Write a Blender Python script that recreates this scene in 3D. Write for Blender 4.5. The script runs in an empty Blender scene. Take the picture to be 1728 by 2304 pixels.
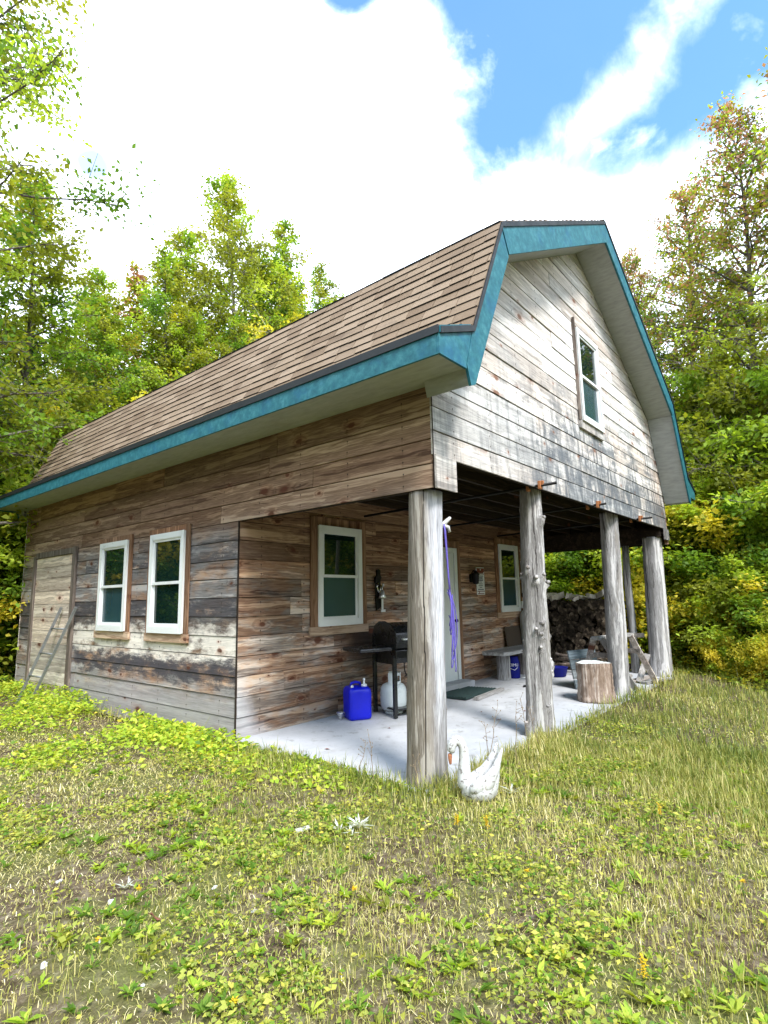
import bpy, math, random
import numpy as np
from mathutils import Vector, Matrix
R_ = math.radians
scene = bpy.context.scene
C = scene.collection
rng = random.Random(7)

# ------------------------------------------------------------------ dimensions (metres)
W, L, RY = 7.2, 8.61, 2.47          # gable width, cabin length, depth of the porch recess
ZB, ZG, ZS = 2.17, 2.43, 3.0        # siding bottoms, soffit height
OV = 0.38                           # rake overhang

# ------------------------------------------------------------------ object helpers
def link(o, parent=None):
    C.objects.link(o)
    if parent is not None: o.parent = parent
    return o
def tag(o, label=None, cat=None, group=None, kind=None):
    if label: o['label'] = label
    if cat: o['category'] = cat
    if group: o['group'] = group
    if kind: o['kind'] = kind
    return o
def empty(name, loc=(0, 0, 0), rz=0.0):
    o = bpy.data.objects.new(name, None); C.objects.link(o)
    o.location = loc; o.rotation_euler = (0, 0, rz); o.empty_display_size = .1
    return o

class MB:
    """collects shapes, builds ONE mesh object"""
    def __init__(s, seed=0):
        s.v = []; s.f = []; s.c = []; s.m = []; s.r = random.Random(seed); s.mi = 0; s.sm = []; s.smooth = False
    def rc(s): return (s.r.random(), s.r.random(), s.r.random(), 1)
    def add(s, vs, fs, col=None):
        b = len(s.v); col = col or s.rc()
        s.v += [tuple(p) for p in vs]; s.c += [col] * len(vs)
        for f in fs:
            s.f.append([i + b for i in f]); s.m.append(s.mi); s.sm.append(s.smooth)
    def box(s, c, d, M=None, col=None):
        x, y, z = d[0] / 2, d[1] / 2, d[2] / 2
        vs = [Vector((sx * x, sy * y, sz * z)) for sx in (-1, 1) for sy in (-1, 1) for sz in (-1, 1)]
        if M is not None: vs = [M @ p for p in vs]
        c = Vector(c)
        s.add([p + c for p in vs], [(0, 1, 3, 2), (4, 6, 7, 5), (0, 4, 5, 1), (2, 3, 7, 6), (0, 2, 6, 4), (1, 5, 7, 3)], col)
    def b2(s, p0, p1, col=None):
        s.box([(a + b) / 2 for a, b in zip(p0, p1)], [abs(b - a) for a, b in zip(p0, p1)], None, col)
    def bar(s, a, b, w, h, up=(0, 0, 1), col=None):
        a, b = Vector(a), Vector(b); d = b - a; l = d.length; d.normalize()
        u = Vector(up); sd = d.cross(u)
        if sd.length < 1e-4: sd = d.cross(Vector((1, 0, 0)))
        sd.normalize(); u = sd.cross(d)
        s.box((a + b) / 2, (l, w, h), Matrix((d, sd, u)).transposed(), col)
    def tube(s, pts, rad, seg=10, cap=True, col=None):
        pts = [Vector(p) for p in pts]; n = len(pts)
        if not hasattr(rad, '__len__'): rad = [rad] * n
        vs = []; ref = None
        for i, p in enumerate(pts):
            t = (pts[min(i + 1, n - 1)] - pts[max(i - 1, 0)]).normalized()
            if ref is None:
                ref = t.cross(Vector((0, 0, 1)))
                if ref.length < .05: ref = t.cross(Vector((1, 0, 0)))
            a = (ref - t * ref.dot(t)).normalized(); ref = a; b = t.cross(a)
            for k in range(seg):
                q = 2 * math.pi * k / seg
                vs.append(p + (a * math.cos(q) + b * math.sin(q)) * rad[i])
        fs = [(i * seg + k, i * seg + (k + 1) % seg, (i + 1) * seg + (k + 1) % seg, (i + 1) * seg + k) for i in range(n - 1) for k in range(seg)]
        if cap: fs += [tuple(reversed(range(seg))), tuple(range((n - 1) * seg, n * seg))]
        s.add(vs, fs, col)
    def lathe(s, prof, c, seg=24, col=None, sx=1, sy=1):
        vs = []; n = len(prof)
        for r, z in prof:
            for k in range(seg):
                q = 2 * math.pi * k / seg
                vs.append((c[0] + r * math.cos(q) * sx, c[1] + r * math.sin(q) * sy, c[2] + z))
        fs = [(i * seg + k, i * seg + (k + 1) % seg, (i + 1) * seg + (k + 1) % seg, (i + 1) * seg + k) for i in range(n - 1) for k in range(seg)]
        fs += [tuple(reversed(range(seg))), tuple(range((n - 1) * seg, n * seg))]
        s.add(vs, fs, col)
    def prism(s, poly, fn, a0, a1, col=None):
        """poly of (u,w), extruded from a0 to a1; fn(u,w,a)->xyz"""
        n = len(poly)
        vs = [fn(u, w, a0) for u, w in poly] + [fn(u, w, a1) for u, w in poly]
        fs = [tuple(range(n)), tuple(reversed(range(n, 2 * n)))] + [(i, (i + 1) % n, n + (i + 1) % n, n + i) for i in range(n)]
        s.add(vs, fs, col)
    def build(s, name, mats, parent=None, smooth=None, bevel=0, loc=None):
        me = bpy.data.meshes.new(name); me.from_pydata(s.v, [], s.f)
        if not isinstance(mats, (list, tuple)): mats = [mats]
        for m in mats: me.materials.append(m)
        me.polygons.foreach_set('material_index', s.m)
        me.polygons.foreach_set('use_smooth', [True] * len(s.f) if smooth else s.sm)
        a = me.attributes.new('rnd', 'FLOAT_COLOR', 'POINT')
        a.data.foreach_set('color', [x for c in s.c for x in c])
        me.validate(); me.update()
        o = bpy.data.objects.new(name, me); link(o, parent)
        if loc is not None: o.location = loc
        if smooth and smooth is not True:
            try: me.set_sharp_from_angle(angle=R_(smooth))
            except Exception: pass
        if bevel:
            md = o.modifiers.new('bevel', 'BEVEL'); md.width = bevel; md.segments = 2; md.limit_method = 'ANGLE'
        return o

def np_mesh(name, V, F, mat, col=None, parent=None, smooth=False):
    """V (n,3), F (m,k) all faces same size, col (n,3)"""
    me = bpy.data.meshes.new(name); n = len(V); m, k = F.shape
    me.vertices.add(n); me.vertices.foreach_set('co', V.astype(np.float32).ravel())
    me.loops.add(m * k); me.loops.foreach_set('vertex_index', F.astype(np.int32).ravel())
    me.polygons.add(m); me.polygons.foreach_set('loop_start', np.arange(0, m * k, k, dtype=np.int32))
    try: me.polygons.foreach_set('loop_total', np.full(m, k, dtype=np.int32))
    except Exception: pass
    if smooth: me.polygons.foreach_set('use_smooth', np.ones(m, dtype=bool))
    me.update(calc_edges=True)
    if col is not None:
        a = me.attributes.new('rnd', 'FLOAT_COLOR', 'POINT')
        cc = np.ones((n, 4), np.float32); cc[:, :3] = col; a.data.foreach_set('color', cc.ravel())
    me.materials.append(mat)
    o = bpy.data.objects.new(name, me); link(o, parent)
    return o

# ------------------------------------------------------------------ node helpers
class NT:
    def __init__(s, name, kind='mat'):
        if kind == 'mat':
            s.m = bpy.data.materials.new(name); s.m.use_nodes = True; s.t = s.m.node_tree
            s.t.nodes.clear(); s.out = s.t.nodes.new('ShaderNodeOutputMaterial')
    def n(s, ty, **k):
        nd = s.t.nodes.new(ty)
        for a, b in k.items(): setattr(nd, a, b)
        return nd
    def put(s, sock, v):
        if isinstance(v, bpy.types.NodeSocket): s.t.links.new(v, sock)
        else:
            if sock.type == 'RGBA' and len(v) == 3: v = (*v, 1)
            sock.default_value = v
    def math(s, op, a, b=0.0, c=0.0, clamp=False):
        nd = s.n('ShaderNodeMath', operation=op, use_clamp=clamp)
        s.put(nd.inputs[0], a); s.put(nd.inputs[1], b); s.put(nd.inputs[2], c); return nd.outputs[0]
    def vm(s, op, a, b=(0, 0, 0)):
        nd = s.n('ShaderNodeVectorMath', operation=op)
        s.put(nd.inputs[0], a)
        if op == 'SCALE': s.put(nd.inputs[3], b)
        else: s.put(nd.inputs[1], b)
        return nd.outputs['Value'] if op in ('DOT_PRODUCT', 'LENGTH', 'DISTANCE') else nd.outputs[0]
    def mix(s, f, a, b, mode='MIX'):
        nd = s.n('ShaderNodeMix', data_type='RGBA', blend_type=mode)
        s.put(nd.inputs[0], f); s.put(nd.inputs[6], a); s.put(nd.inputs[7], b); return nd.outputs[2]
    def noise(s, vec, scale, detail=5, rough=.55, dist=0.0, color=False):
        nd = s.n('ShaderNodeTexNoise'); s.put(nd.inputs['Vector'], vec); s.put(nd.inputs['Scale'], scale)
        nd.inputs['Detail'].default_value = detail; nd.inputs['Roughness'].default_value = rough; nd.inputs['Distortion'].default_value = dist
        return nd.outputs['Color' if color else 'Fac']
    def vor(s, vec, scale, feature='F1'):
        nd = s.n('ShaderNodeTexVoronoi', feature=feature); s.put(nd.inputs['Vector'], vec); nd.inputs['Scale'].default_value = scale
        return nd.outputs['Distance'], nd.outputs['Color']
    def ss(s, x, a, b, to0=0.0, to1=1.0):
        nd = s.n('ShaderNodeMapRange', interpolation_type='SMOOTHSTEP')
        s.put(nd.inputs[0], x); nd.inputs[1].default_value = a; nd.inputs[2].default_value = b; nd.inputs[3].default_value = to0; nd.inputs[4].default_value = to1
        return nd.outputs[0]
    def ramp(s, f, stops):
        nd = s.n('ShaderNodeValToRGB'); e = nd.color_ramp.elements
        while len(e) < len(stops): e.new(.5)
        for i, (p, c) in enumerate(stops):
            e[i].position = p; e[i].color = (*c, 1)
        s.put(nd.inputs[0], f); return nd.outputs[0]
    def obj(s): return s.n('ShaderNodeTexCoord').outputs['Object']
    def rnd(s):
        a = s.n('ShaderNodeAttribute', attribute_name='rnd'); return a.outputs['Color']
    def sep(s, v):
        nd = s.n('ShaderNodeSeparateXYZ'); s.put(nd.inputs[0], v); return nd.outputs
    def scale(s, v, k): return s.vm('MULTIPLY', v, k)
    def bump(s, h, st=.3, d=.01):
        nd = s.n('ShaderNodeBump'); nd.inputs['Strength'].default_value = st; nd.inputs['Distance'].default_value = d
        s.put(nd.inputs['Height'], h); return nd.outputs[0]
    def pbr(s, col, rough=.7, spec=.3, metal=0.0, normal=None, coat=0):
        b = s.n('ShaderNodeBsdfPrincipled')
        s.put(b.inputs['Base Color'], col); s.put(b.inputs['Roughness'], rough)
        b.inputs['Specular IOR Level'].default_value = spec; s.put(b.inputs['Metallic'], metal)
        if coat: b.inputs['Coat Weight'].default_value = coat; b.inputs['Coat Roughness'].default_value = .08
        if normal is not None: s.t.links.new(normal, b.inputs['Normal'])
        s.t.links.new(b.outputs[0], s.out.inputs[0]); return b

def simple(name, col, rough=.6, spec=.3, metal=0.0, var=.15, nscale=6, bump=0.0, coat=0):
    """plain paint or metal with faint dirt"""
    t = NT(name); o = t.obj()
    n1 = t.noise(o, nscale, 6, .65); n2 = t.noise(o, nscale * 9, 3, .6)
    f = t.math('ADD', t.math('MULTIPLY', n1, .7), t.math('MULTIPLY', n2, .3))
    dark = tuple(c * (1 - var * 1.6) for c in col); lite = tuple(min(1, c * (1 + var)) for c in col)
    c = t.ramp(f, [(.3, dark), (.5, col), (.72, lite)])
    r = t.ss(n1, .3, .7, max(.03, rough - .1), min(1, rough + .12))
    t.pbr(c, r, spec, metal, t.bump(n2, bump, .004) if bump else None, coat)
    return t.m

def wood(name, ax, light, mid, dark, tint=.35, knots=.35, extra=None, rough=.85, grain=1.0, bumps=.35, knotcol=(.10, .035, .02), kscale=(3.0, 5.6)):
    t = NT(name); P = t.obj(); rn = t.rnd(); rs = t.sep(rn)
    off = t.vm('SCALE', rn, 41.0)
    sc = [13.0, 13.0, 13.0]; sc[ax] = .55
    pw = t.vm('ADD', P, off)
    # knots
    sp = t.sep(P); so_ = t.sep(off)
    cu = t.math('ADD', t.math('MULTIPLY', sp[ax], kscale[0]), so_[0]); cv = t.math('ADD', t.math('MULTIPLY', sp[2] if ax != 2 else t.math('ADD', sp[0], sp[1]), kscale[1]), so_[1])
    cx = t.n('ShaderNodeCombineXYZ'); t.put(cx.inputs[0], cu); t.put(cx.inputs[1], cv)
    kw = t.vm('ADD', cx.outputs[0], t.vm('SCALE', t.vm('SUBTRACT', t.noise(P, 9, 2, .5, 0, True), (.5, .5, .5)), .22))
    vn = t.n('ShaderNodeTexVoronoi', feature='F1', voronoi_dimensions='2D'); t.put(vn.inputs['Vector'], kw); vn.inputs['Scale'].default_value = 1.0
    kd, kc = vn.outputs['Distance'], t.sep(vn.outputs['Color'])
    kk = t.math('GREATER_THAN', kc[0], 1 - knots)
    kd = t.math('DIVIDE', kd, t.math('ADD', .30, t.math('MULTIPLY', t.math('POWER', kc[1], 2.0), 1.15)))
    knot = t.math('MULTIPLY', t.ss(kd, .19, .09), kk)
    halo = t.math('MULTIPLY', t.ss(kd, .55, .1), kk)
    gv = t.scale(pw, tuple(x * grain for x in sc))
    gv = t.vm('ADD', gv, t.vm('SCALE', t.noise(t.scale(pw, tuple([2.2 if i == ax else 7 for i in range(3)])), 1.0, 2, .5, 0, True), .75))
    gv2 = t.vm('ADD', gv, t.vm('SCALE', t.vm('SUBTRACT', P, (0, 0, 0)), 0.0))
    g1 = t.noise(gv2, 1.0, 7, .62, .6)
    ring = t.math('SINE', t.math('ADD', t.math('MULTIPLY', g1, 34.0), t.math('MULTIPLY', halo, 9.0)))
    fine = t.noise(t.scale(pw, tuple([5.0 if i == ax else 150 for i in range(3)])), 1.0, 3, .6)
    f = t.math('ADD', t.math('MULTIPLY', g1, .75), t.math('ADD', t.math('MULTIPLY', ring, .035), t.math('MULTIPLY', fine, .36)))
    col = t.ramp(f, [(.42, dark), (.545, mid), (.66, light)])
    # board to board tone
    k = t.math('ADD', t.math('MULTIPLY', rs[0], tint * 1.5), 1 - tint)
    col = t.mix(1.0, col, t.n('ShaderNodeCombineColor').outputs[0], 'MULTIPLY') if False else t.vm('SCALE', col, k)
    warm = t.mix(t.math('MULTIPLY', rs[1], .55), col, t.vm('MULTIPLY', col, (1.18, .92, .74)))
    col = warm
    if extra: col = extra(t, col, P, rs, g1, fine, pw)
    col = t.mix(t.math('MULTIPLY', halo, .42), col, t.vm('MULTIPLY', col, (.78, .5, .40)))
    col = t.mix(t.math('MULTIPLY', knot, .92), col, knotcol)
    b = t.bump(t.math('ADD', f, t.math('MULTIPLY', knot, .3)), bumps, .006)
    t.pbr(col, rough, .2, 0, b)
    return t.m

def nails(t, col, u, z, z0, row, pitch=.61):
    du = t.math('MULTIPLY', t.math('SUBTRACT', t.math('FRACT', t.math('DIVIDE', u, pitch)), .5), pitch)
    fz_ = t.math('FRACT', t.math('DIVIDE', t.math('SUBTRACT', z, z0), row * .5))
    dz = t.math('MULTIPLY', t.math('SUBTRACT', fz_, .5), row * .5)
    d = t.math('SQRT', t.math('ADD', t.math('MULTIPLY', du, du), t.math('MULTIPLY', dz, dz)))
    drip = t.math('MULTIPLY', t.ss(t.math('ABSOLUTE', du), .010, .002), t.math('MULTIPLY', t.ss(dz, .003, -.002), t.ss(dz, -.055, -.005)))
    col = t.mix(t.math('MULTIPLY', drip, .45), col, t.vm('MULTIPLY', col, (.42, .38, .36)))
    return t.mix(t.math('MULTIPLY', t.ss(d, .010, .005), .85), col, (.045, .035, .03))
def band(t, x, c, w):   # soft band around c
    return t.ss(t.math('ABSOLUTE', t.math('SUBTRACT', x, c)), w, w * .35)

def long_extra(t, col, P, rs, g1, fine, pw):
    s = t.sep(P); y, z = s[1], s[2]
    Ps = t.vm('ADD', P, t.vm('SCALE', t.rnd(), .45))
    n = t.noise(t.scale(Ps, (1, 1.3, 3.2)), 1.6, 7, .68)
    n2 = t.noise(t.scale(Ps, (1, 2.4, 8.0)), 1.7, 7, .7)
    zz = t.math('ADD', z, t.math('MULTIPLY', t.math('SUBTRACT', n2, .5), .45))
    low = t.ss(z, 2.3, 1.9)
    gate = t.ss(y, 6.6, 6.2)
    # greying of everything the eave does not shelter
    grey = t.math('MULTIPLY', low, t.ss(n, .3, .62))
    lum = t.vm('DOT_PRODUCT', col, (.3, .5, .2))
    gcol = t.vm('SCALE', (1.0, .96, .96), t.math('MULTIPLY', lum, 1.15))
    col = t.mix(t.math('MULTIPLY', grey, .95), col, gcol)
    # boards turned nearly black by weather, board by board
    blk = t.math('MULTIPLY', t.math('MULTIPLY', t.ss(rs[2], .32, .55), band(t, z, 1.45, .78)), t.ss(n2, .34, .5))
    col = t.mix(t.math('MULTIPLY', blk, .86), col, t.vm('SCALE', (.050, .048, .055), t.math('MULTIPLY', fine, 2.2)))
    # bleached cream patches under the windows
    pale = t.math('MULTIPLY', t.math('MULTIPLY', band(t, zz, .90, .24), t.ss(n, .33, .52)), t.ss(y, 7.6, 6.0))
    col = t.mix(t.math('MULTIPLY', pale, .82), col, t.vm('SCALE', (.90, .82, .74), t.math('ADD', .15, t.math('MULTIPLY', t.math('ADD', g1, fine), .85))))
    # black tide line
    tide = t.math('MULTIPLY', t.math('MULTIPLY', band(t, zz, .60, .17), t.ss(n, .30, .5)), gate)
    col = t.mix(t.math('MULTIPLY', tide, .9), col, t.vm('SCALE', (.05, .046, .058), t.math('ADD', .55, fine)))
    # silver foot
    foot = t.math('MULTIPLY', t.ss(zz, .52, .25), .85)
    col = t.mix(foot, col, t.vm('SCALE', (.36, .335, .35), t.math('ADD', .1, t.math('MULTIPLY', t.math('ADD', g1, fine), .9))))
    return nails(t, col, y, z, 0, ZB / 11)
def gable_extra(t, col, P, rs, g1, fine, pw):
    s = t.sep(P); x, z = s[0], s[2]
    Ps = t.vm('ADD', P, t.vm('SCALE', t.rnd(), .16))
    n = t.noise(t.scale(Ps, (2.2, 1, .55)), 2.0, 6, .7)
    n2 = t.noise(t.scale(Ps, (9, 1, .8)), 1.6, 5, .6)
    big = t.noise(P, .9, 4, .6)
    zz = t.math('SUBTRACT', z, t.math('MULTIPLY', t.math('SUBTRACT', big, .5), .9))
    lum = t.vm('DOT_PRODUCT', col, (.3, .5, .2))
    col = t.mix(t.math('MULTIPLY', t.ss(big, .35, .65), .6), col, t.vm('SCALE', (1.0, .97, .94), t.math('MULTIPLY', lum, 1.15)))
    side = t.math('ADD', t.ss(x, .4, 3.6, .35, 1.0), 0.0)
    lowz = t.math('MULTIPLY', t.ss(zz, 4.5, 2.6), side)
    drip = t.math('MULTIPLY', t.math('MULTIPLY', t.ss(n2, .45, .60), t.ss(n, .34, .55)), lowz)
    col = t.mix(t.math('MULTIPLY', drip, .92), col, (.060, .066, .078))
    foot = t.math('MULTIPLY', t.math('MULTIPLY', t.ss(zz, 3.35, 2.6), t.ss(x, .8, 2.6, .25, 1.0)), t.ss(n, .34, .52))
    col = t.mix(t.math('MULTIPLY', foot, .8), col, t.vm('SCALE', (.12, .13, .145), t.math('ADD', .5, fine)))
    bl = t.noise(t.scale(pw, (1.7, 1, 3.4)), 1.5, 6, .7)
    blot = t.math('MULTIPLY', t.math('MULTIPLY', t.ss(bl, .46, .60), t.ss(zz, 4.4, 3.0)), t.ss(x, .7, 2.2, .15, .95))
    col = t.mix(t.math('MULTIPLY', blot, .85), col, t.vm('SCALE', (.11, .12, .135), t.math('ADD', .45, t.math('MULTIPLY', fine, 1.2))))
    speck = t.noise(t.scale(P, (26, 1, 14)), 1.0, 3, .6)
    col = t.mix(t.math('MULTIPLY', t.math('MULTIPLY', t.ss(speck, .66, .74), t.ss(big, .4, .6)), .55), col, (.16, .13, .11))
    edge = t.math('MULTIPLY', t.ss(x, 6.0, 6.9), t.ss(n, .4, .6))
    col = t.mix(t.math('MULTIPLY', edge, .35), col, t.vm('MULTIPLY', col, (.8, .5, .3)))
    # rusty resin weeps
    rv = t.noise(t.scale(P, (5, 1, 2.4)), 1.7, 4, .6)
    col = t.mix(t.math('MULTIPLY', t.ss(rv, .68, .74), .5), col, (.36, .17, .09))
    return nails(t, col, x, z, ZG, .196)
def porch_extra(t, col, P, rs, g1, fine, pw):
    s = t.sep(P); x, z = s[0], s[2]
    n = t.noise(t.scale(P, (1.2, 1, 4)), 1.8, 5, .65)
    n2 = t.noise(P, 2.2, 5, .6)
    lum = t.vm('DOT_PRODUCT', col, (.3, .5, .2))
    col = t.mix(t.math('MULTIPLY', t.math('MULTIPLY', t.ss(n, .42, .6), t.ss(z, 2.0, 1.3)), .75), col, t.vm('SCALE', (1.1, .98, .88), t.math('MULTIPLY', lum, 1.25)))
    # splash-whitened corner
    r = t.math('ADD', t.math('MULTIPLY', x, 1.0), t.math('MULTIPLY', z, .9))
    w = t.math('MULTIPLY', t.ss(t.math('ADD', r, t.math('MULTIPLY', t.math('SUBTRACT', n2, .5), .7)), .62, .22), .72)
    col = t.mix(w, col, t.vm('SCALE', (.46, .46, .49), t.math('ADD', .15, t.math('MULTIPLY', g1, 1.6))))
    # boards darkened in a soft patch behind the grill
    d = t.vm('LENGTH', t.scale(t.vm('SUBTRACT', P, (1.98, 2.45, .80)), (.8, 0, 1.35)))
    grill_patch = t.ss(t.math('ADD', d, t.math('MULTIPLY', t.math('SUBTRACT', n2, .5), .35)), .52, .12)
    col = t.mix(t.math('MULTIPLY', grill_patch, .92), col, (.018, .012, .010))
    return nails(t, col, x, z, 0, ZB / 11)
def post_extra(t, col, P, rs, g1, fine, pw):
    n = t.noise(t.scale(P, (3, 3, .35)), 2.5, 5, .65)
    col = t.mix(t.math('MULTIPLY', t.ss(n, .52, .68), .6), col, t.vm('SCALE', (.20, .165, .13), t.math('ADD', .5, fine)))
    return col
def post_pale(t, col, P, rs, g1, fine, pw):
    s = t.sep(P)
    n = t.noise(t.scale(P, (6, 6, .8)), 2.0, 6, .7)
    side = t.ss(t.math('ADD', t.math('SUBTRACT', s[0], s[1]), t.math('MULTIPLY', t.math('SUBTRACT', n, .5), .22)), -.02, .11)
    pale = t.math('MULTIPLY', side, t.ss(s[2], .1, .9, .35, 1.0))
    col = t.mix(t.math('MULTIPLY', pale, .8), col, t.vm('SCALE', (.50, .50, .55), t.math('MULTIPLY', t.math('SUBTRACT', t.math('ADD', g1, fine), .45), 1.7)))
    brown = t.math('MULTIPLY', t.ss(n, .5, .62), t.ss(s[2], 2.0, .8))
    col = t.mix(t.math('MULTIPLY', brown, .55), col, (.16, .125, .09))
    crack = t.ss(t.n('ShaderNodeAttribute', attribute_name='crack').outputs['Fac'], .2, .7)
    return t.mix(crack, col, (.012, .010, .010))

M = {}
M['long'] = wood('long_wall_boards', 1, (.47, .335, .235), (.27, .175, .118), (.105, .06, .042), .46, .12, long_extra)
M['gable'] = wood('gable_boards', 0, (.82, .80, .775), (.62, .59, .56), (.31, .285, .265), .28, .13, gable_extra, knotcol=(.20, .10, .065))
M['porch'] = wood('porch_wall_boards', 0, (.54, .38, .265), (.29, .18, .12), (.085, .040, .028), .46, .28, porch_extra)
M['trim'] = wood('trim_boards', 2, (.36, .22, .14), (.22, .125, .075), (.10, .052, .034), .3, .15)
M['greytrim'] = wood('weathered_trim', 2, (.30, .265, .24), (.17, .145, .13), (.07, .058, .05), .2, .1)
M['sill'] = wood('sill_boards', 1, (.60, .46, .34), (.40, .28, .20), (.2, .12, .08), .3, .15)
M['sillx'] = wood('sill_boards_front', 0, (.60, .46, .34), (.40, .28, .20), (.2, .12, .08), .3, .15)
M['doorwood'] = wood('old_door_boards', 1, (.78, .72, .64), (.56, .50, .44), (.28, .235, .20), .30, .12)
M['post'] = wood('grey_log', 2, (.56, .56, .575), (.30, .30, .31), (.085, .08, .08), .1, .0, post_extra, bumps=.6)
M['postpale'] = wood('grey_log_pale_face', 2, (.38, .36, .33), (.20, .18, .155), (.06, .05, .04), .0, .0, post_pale, bumps=.8)
M['bark'] = wood('grey_bark_log', 2, (.50, .50, .505), (.25, .245, .245), (.045, .04, .04), .1, .0, post_extra, grain=1.5, bumps=1.0)
M['greyplank'] = wood('silver_planks', 0, (.46, .46, .46), (.29, .285, .285), (.12, .115, .11), .3, .2)
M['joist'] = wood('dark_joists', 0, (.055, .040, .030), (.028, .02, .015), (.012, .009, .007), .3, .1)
M['backing'] = simple('dark_sheathing', (.03, .022, .018), .9, .1)
M['white'] = simple('white_vinyl', (.80, .81, .81), .35, .4, var=.04, nscale=3)
M['black'] = simple('black_enamel', (.012, .013, .014), .25, .5, var=.3)
M['iron'] = simple('black_iron', (.015, .014, .014), .5, .4, .6, var=.3)
M['chrome'] = simple('worn_silver_metal', (.72, .72, .72), .3, .5, .9, var=.1)
M['blue'] = simple('blue_plastic', (.006, .012, .62), .38, .4, var=.08, nscale=4)
M['navy'] = simple('navy_fabric', (.008, .012, .20), .7, .2, var=.2)
M['tank'] = simple('pale_grey_enamel', (.60, .65, .66), .35, .4, var=.10, nscale=5)
M['rope'] = simple('purple_rope', (.13, .10, .42), .8, .2, var=.25, nscale=60)
M['orange'] = simple('orange_clamp_paint', (.36, .14, .055), .6, .3, var=.35, nscale=30)
M['mat'] = simple('dark_green_rubber', (.035, .060, .058), .8, .2, var=.3, nscale=20)
M['aluminium'] = simple('grey_aluminium', (.26, .265, .275), .45, .5, .3, var=.2, nscale=20)
M['doorpaint'] = simple('white_door_paint', (.74, .77, .77), .4, .4, var=.05, nscale=3)
M['sign_white'] = simple('sign_white', (.78, .79, .80), .4, .4, var=.04)
M['sign_red'] = simple('sign_dark_red', (.17, .028, .022), .45, .4, var=.15)
M['sign_ink'] = simple('sign_ink', (.10, .11, .13), .6, .2)
M['board'] = simple('brown_hardboard', (.09, .066, .05), .6, .3, var=.25)
M['bluegrey'] = wood('blue_grey_boards', 0, (.20, .25, .29), (.12, .155, .18), (.055, .075, .09), .3, .0)
M['stone'] = simple('white_stone', (.52, .51, .49), .8, .2, var=.18, nscale=25, bump=.4)

def teal_paint():
    t = NT('worn_teal_paint'); P = t.obj()
    n = t.noise(P, 3.2, 7, .7); n2 = t.noise(t.scale(P, (1, 1, 1)), 16, 5, .65); n3 = t.noise(P, 60, 2, .5)
    c = t.ramp(n2, [(.3, (.010, .085, .120)), (.5, (.020, .135, .170)), (.7, (.050, .20, .235))])
    c = t.mix(t.math('MULTIPLY', t.ss(n, .5, .72), .55), c, (.010, .10, .22))
    c = t.mix(t.math('MULTIPLY', t.ss(n3, .66, .75), .5), c, (.02, .07, .09))
    t.pbr(c, .6, .3, 0, t.bump(n2, .2, .004)); return t.m
M['teal'] = teal_paint()
def soffit():
    t = NT('soffit_plywood'); P = t.obj()
    n = t.noise(P, 2.0, 6, .65); n2 = t.noise(t.scale(P, (6, 1.2, 6)), 5, 5, .6)
    c = t.ramp(n2, [(.25, (.29, .30, .295)), (.55, (.38, .39, .385)), (.8, (.44, .45, .45))])
    c = t.mix(t.math('MULTIPLY', t.ss(n, .56, .72), .45), c, (.34, .33, .28))
    t.pbr(c, .75, .2); return t.m
M['soffit'] = soffit()
def shingle():
    t = NT('brown_asphalt_shingle'); P = t.obj(); rs = t.sep(t.rnd())
    g = t.noise(P, 160, 3, .7); n = t.noise(P, 1.3, 5, .6)
    c = t.ramp(rs[0], [(.0, (.168, .118, .080)), (.3, (.208, .150, .103)), (.7, (.240, .176, .123)), (1, (.278, .208, .150))])
    c = t.vm('SCALE', c, t.math('ADD', .35, t.math('MULTIPLY', g, 1.3)))
    st = t.noise(t.scale(P, (3, .9, 3)), 2.2, 5, .65)
    c = t.mix(t.math('MULTIPLY', t.ss(n, .5, .75), .3), c, (.30, .235, .18))
    c = t.mix(t.math('MULTIPLY', t.ss(st, .55, .70), .35), c, (.10, .075, .06))
    t.pbr(c, .92, .15, 0, t.bump(g, .5, .004)); return t.m
M['shingle'] = shingle()
M['drip'] = simple('drip_edge_and_row_shade', (.018, .022, .026), .5, .3)  # drip edge and deck; also the painted shadow lines of the shingles
def concrete():
    t = NT('pale_concrete'); P = t.obj()
    n = t.noise(P, 1.4, 7, .65); n2 = t.noise(P, 26, 5, .7); n3 = t.noise(P, 7, 4, .6)
    c = t.ramp(n, [(.3, (.36, .365, .385)), (.5, (.43, .435, .46)), (.7, (.50, .505, .525))])
    c = t.mix(t.ss(n2, .58, .75), c, (.29, .29, .30))
    c = t.mix(t.math('MULTIPLY', t.ss(n3, .57, .68), .6), c, (.24, .235, .225))
    n4 = t.noise(t.scale(P, (1, 2.2, 1)), .9, 6, .7); c = t.mix(t.math('MULTIPLY', t.ss(n4, .52, .70), .5), c, (.27, .265, .255))
    n5 = t.noise(P, 48, 3, .6); c = t.mix(t.math('MULTIPLY', t.ss(n5, .68, .74), .7), c, (.10, .09, .075))
    t.pbr(c, .85, .2, 0, t.bump(n2, .35, .004)); return t.m
M['concrete'] = concrete()
def glass(name, col, rough):
    t = NT(name); P = t.obj(); n = t.noise(P, 1.2, 2, .5)
    t.pbr(t.ramp(n, [(.3, tuple(c * .7 for c in col)), (.7, col)]), rough, .5, 0, t.bump(n, .02, .02)); return t.m
M['pane'] = glass('dark_window_glass', (.006, .020, .016), .02)
M['screen'] = glass('screened_window_glass', (.026, .070, .085), .2)
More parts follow.
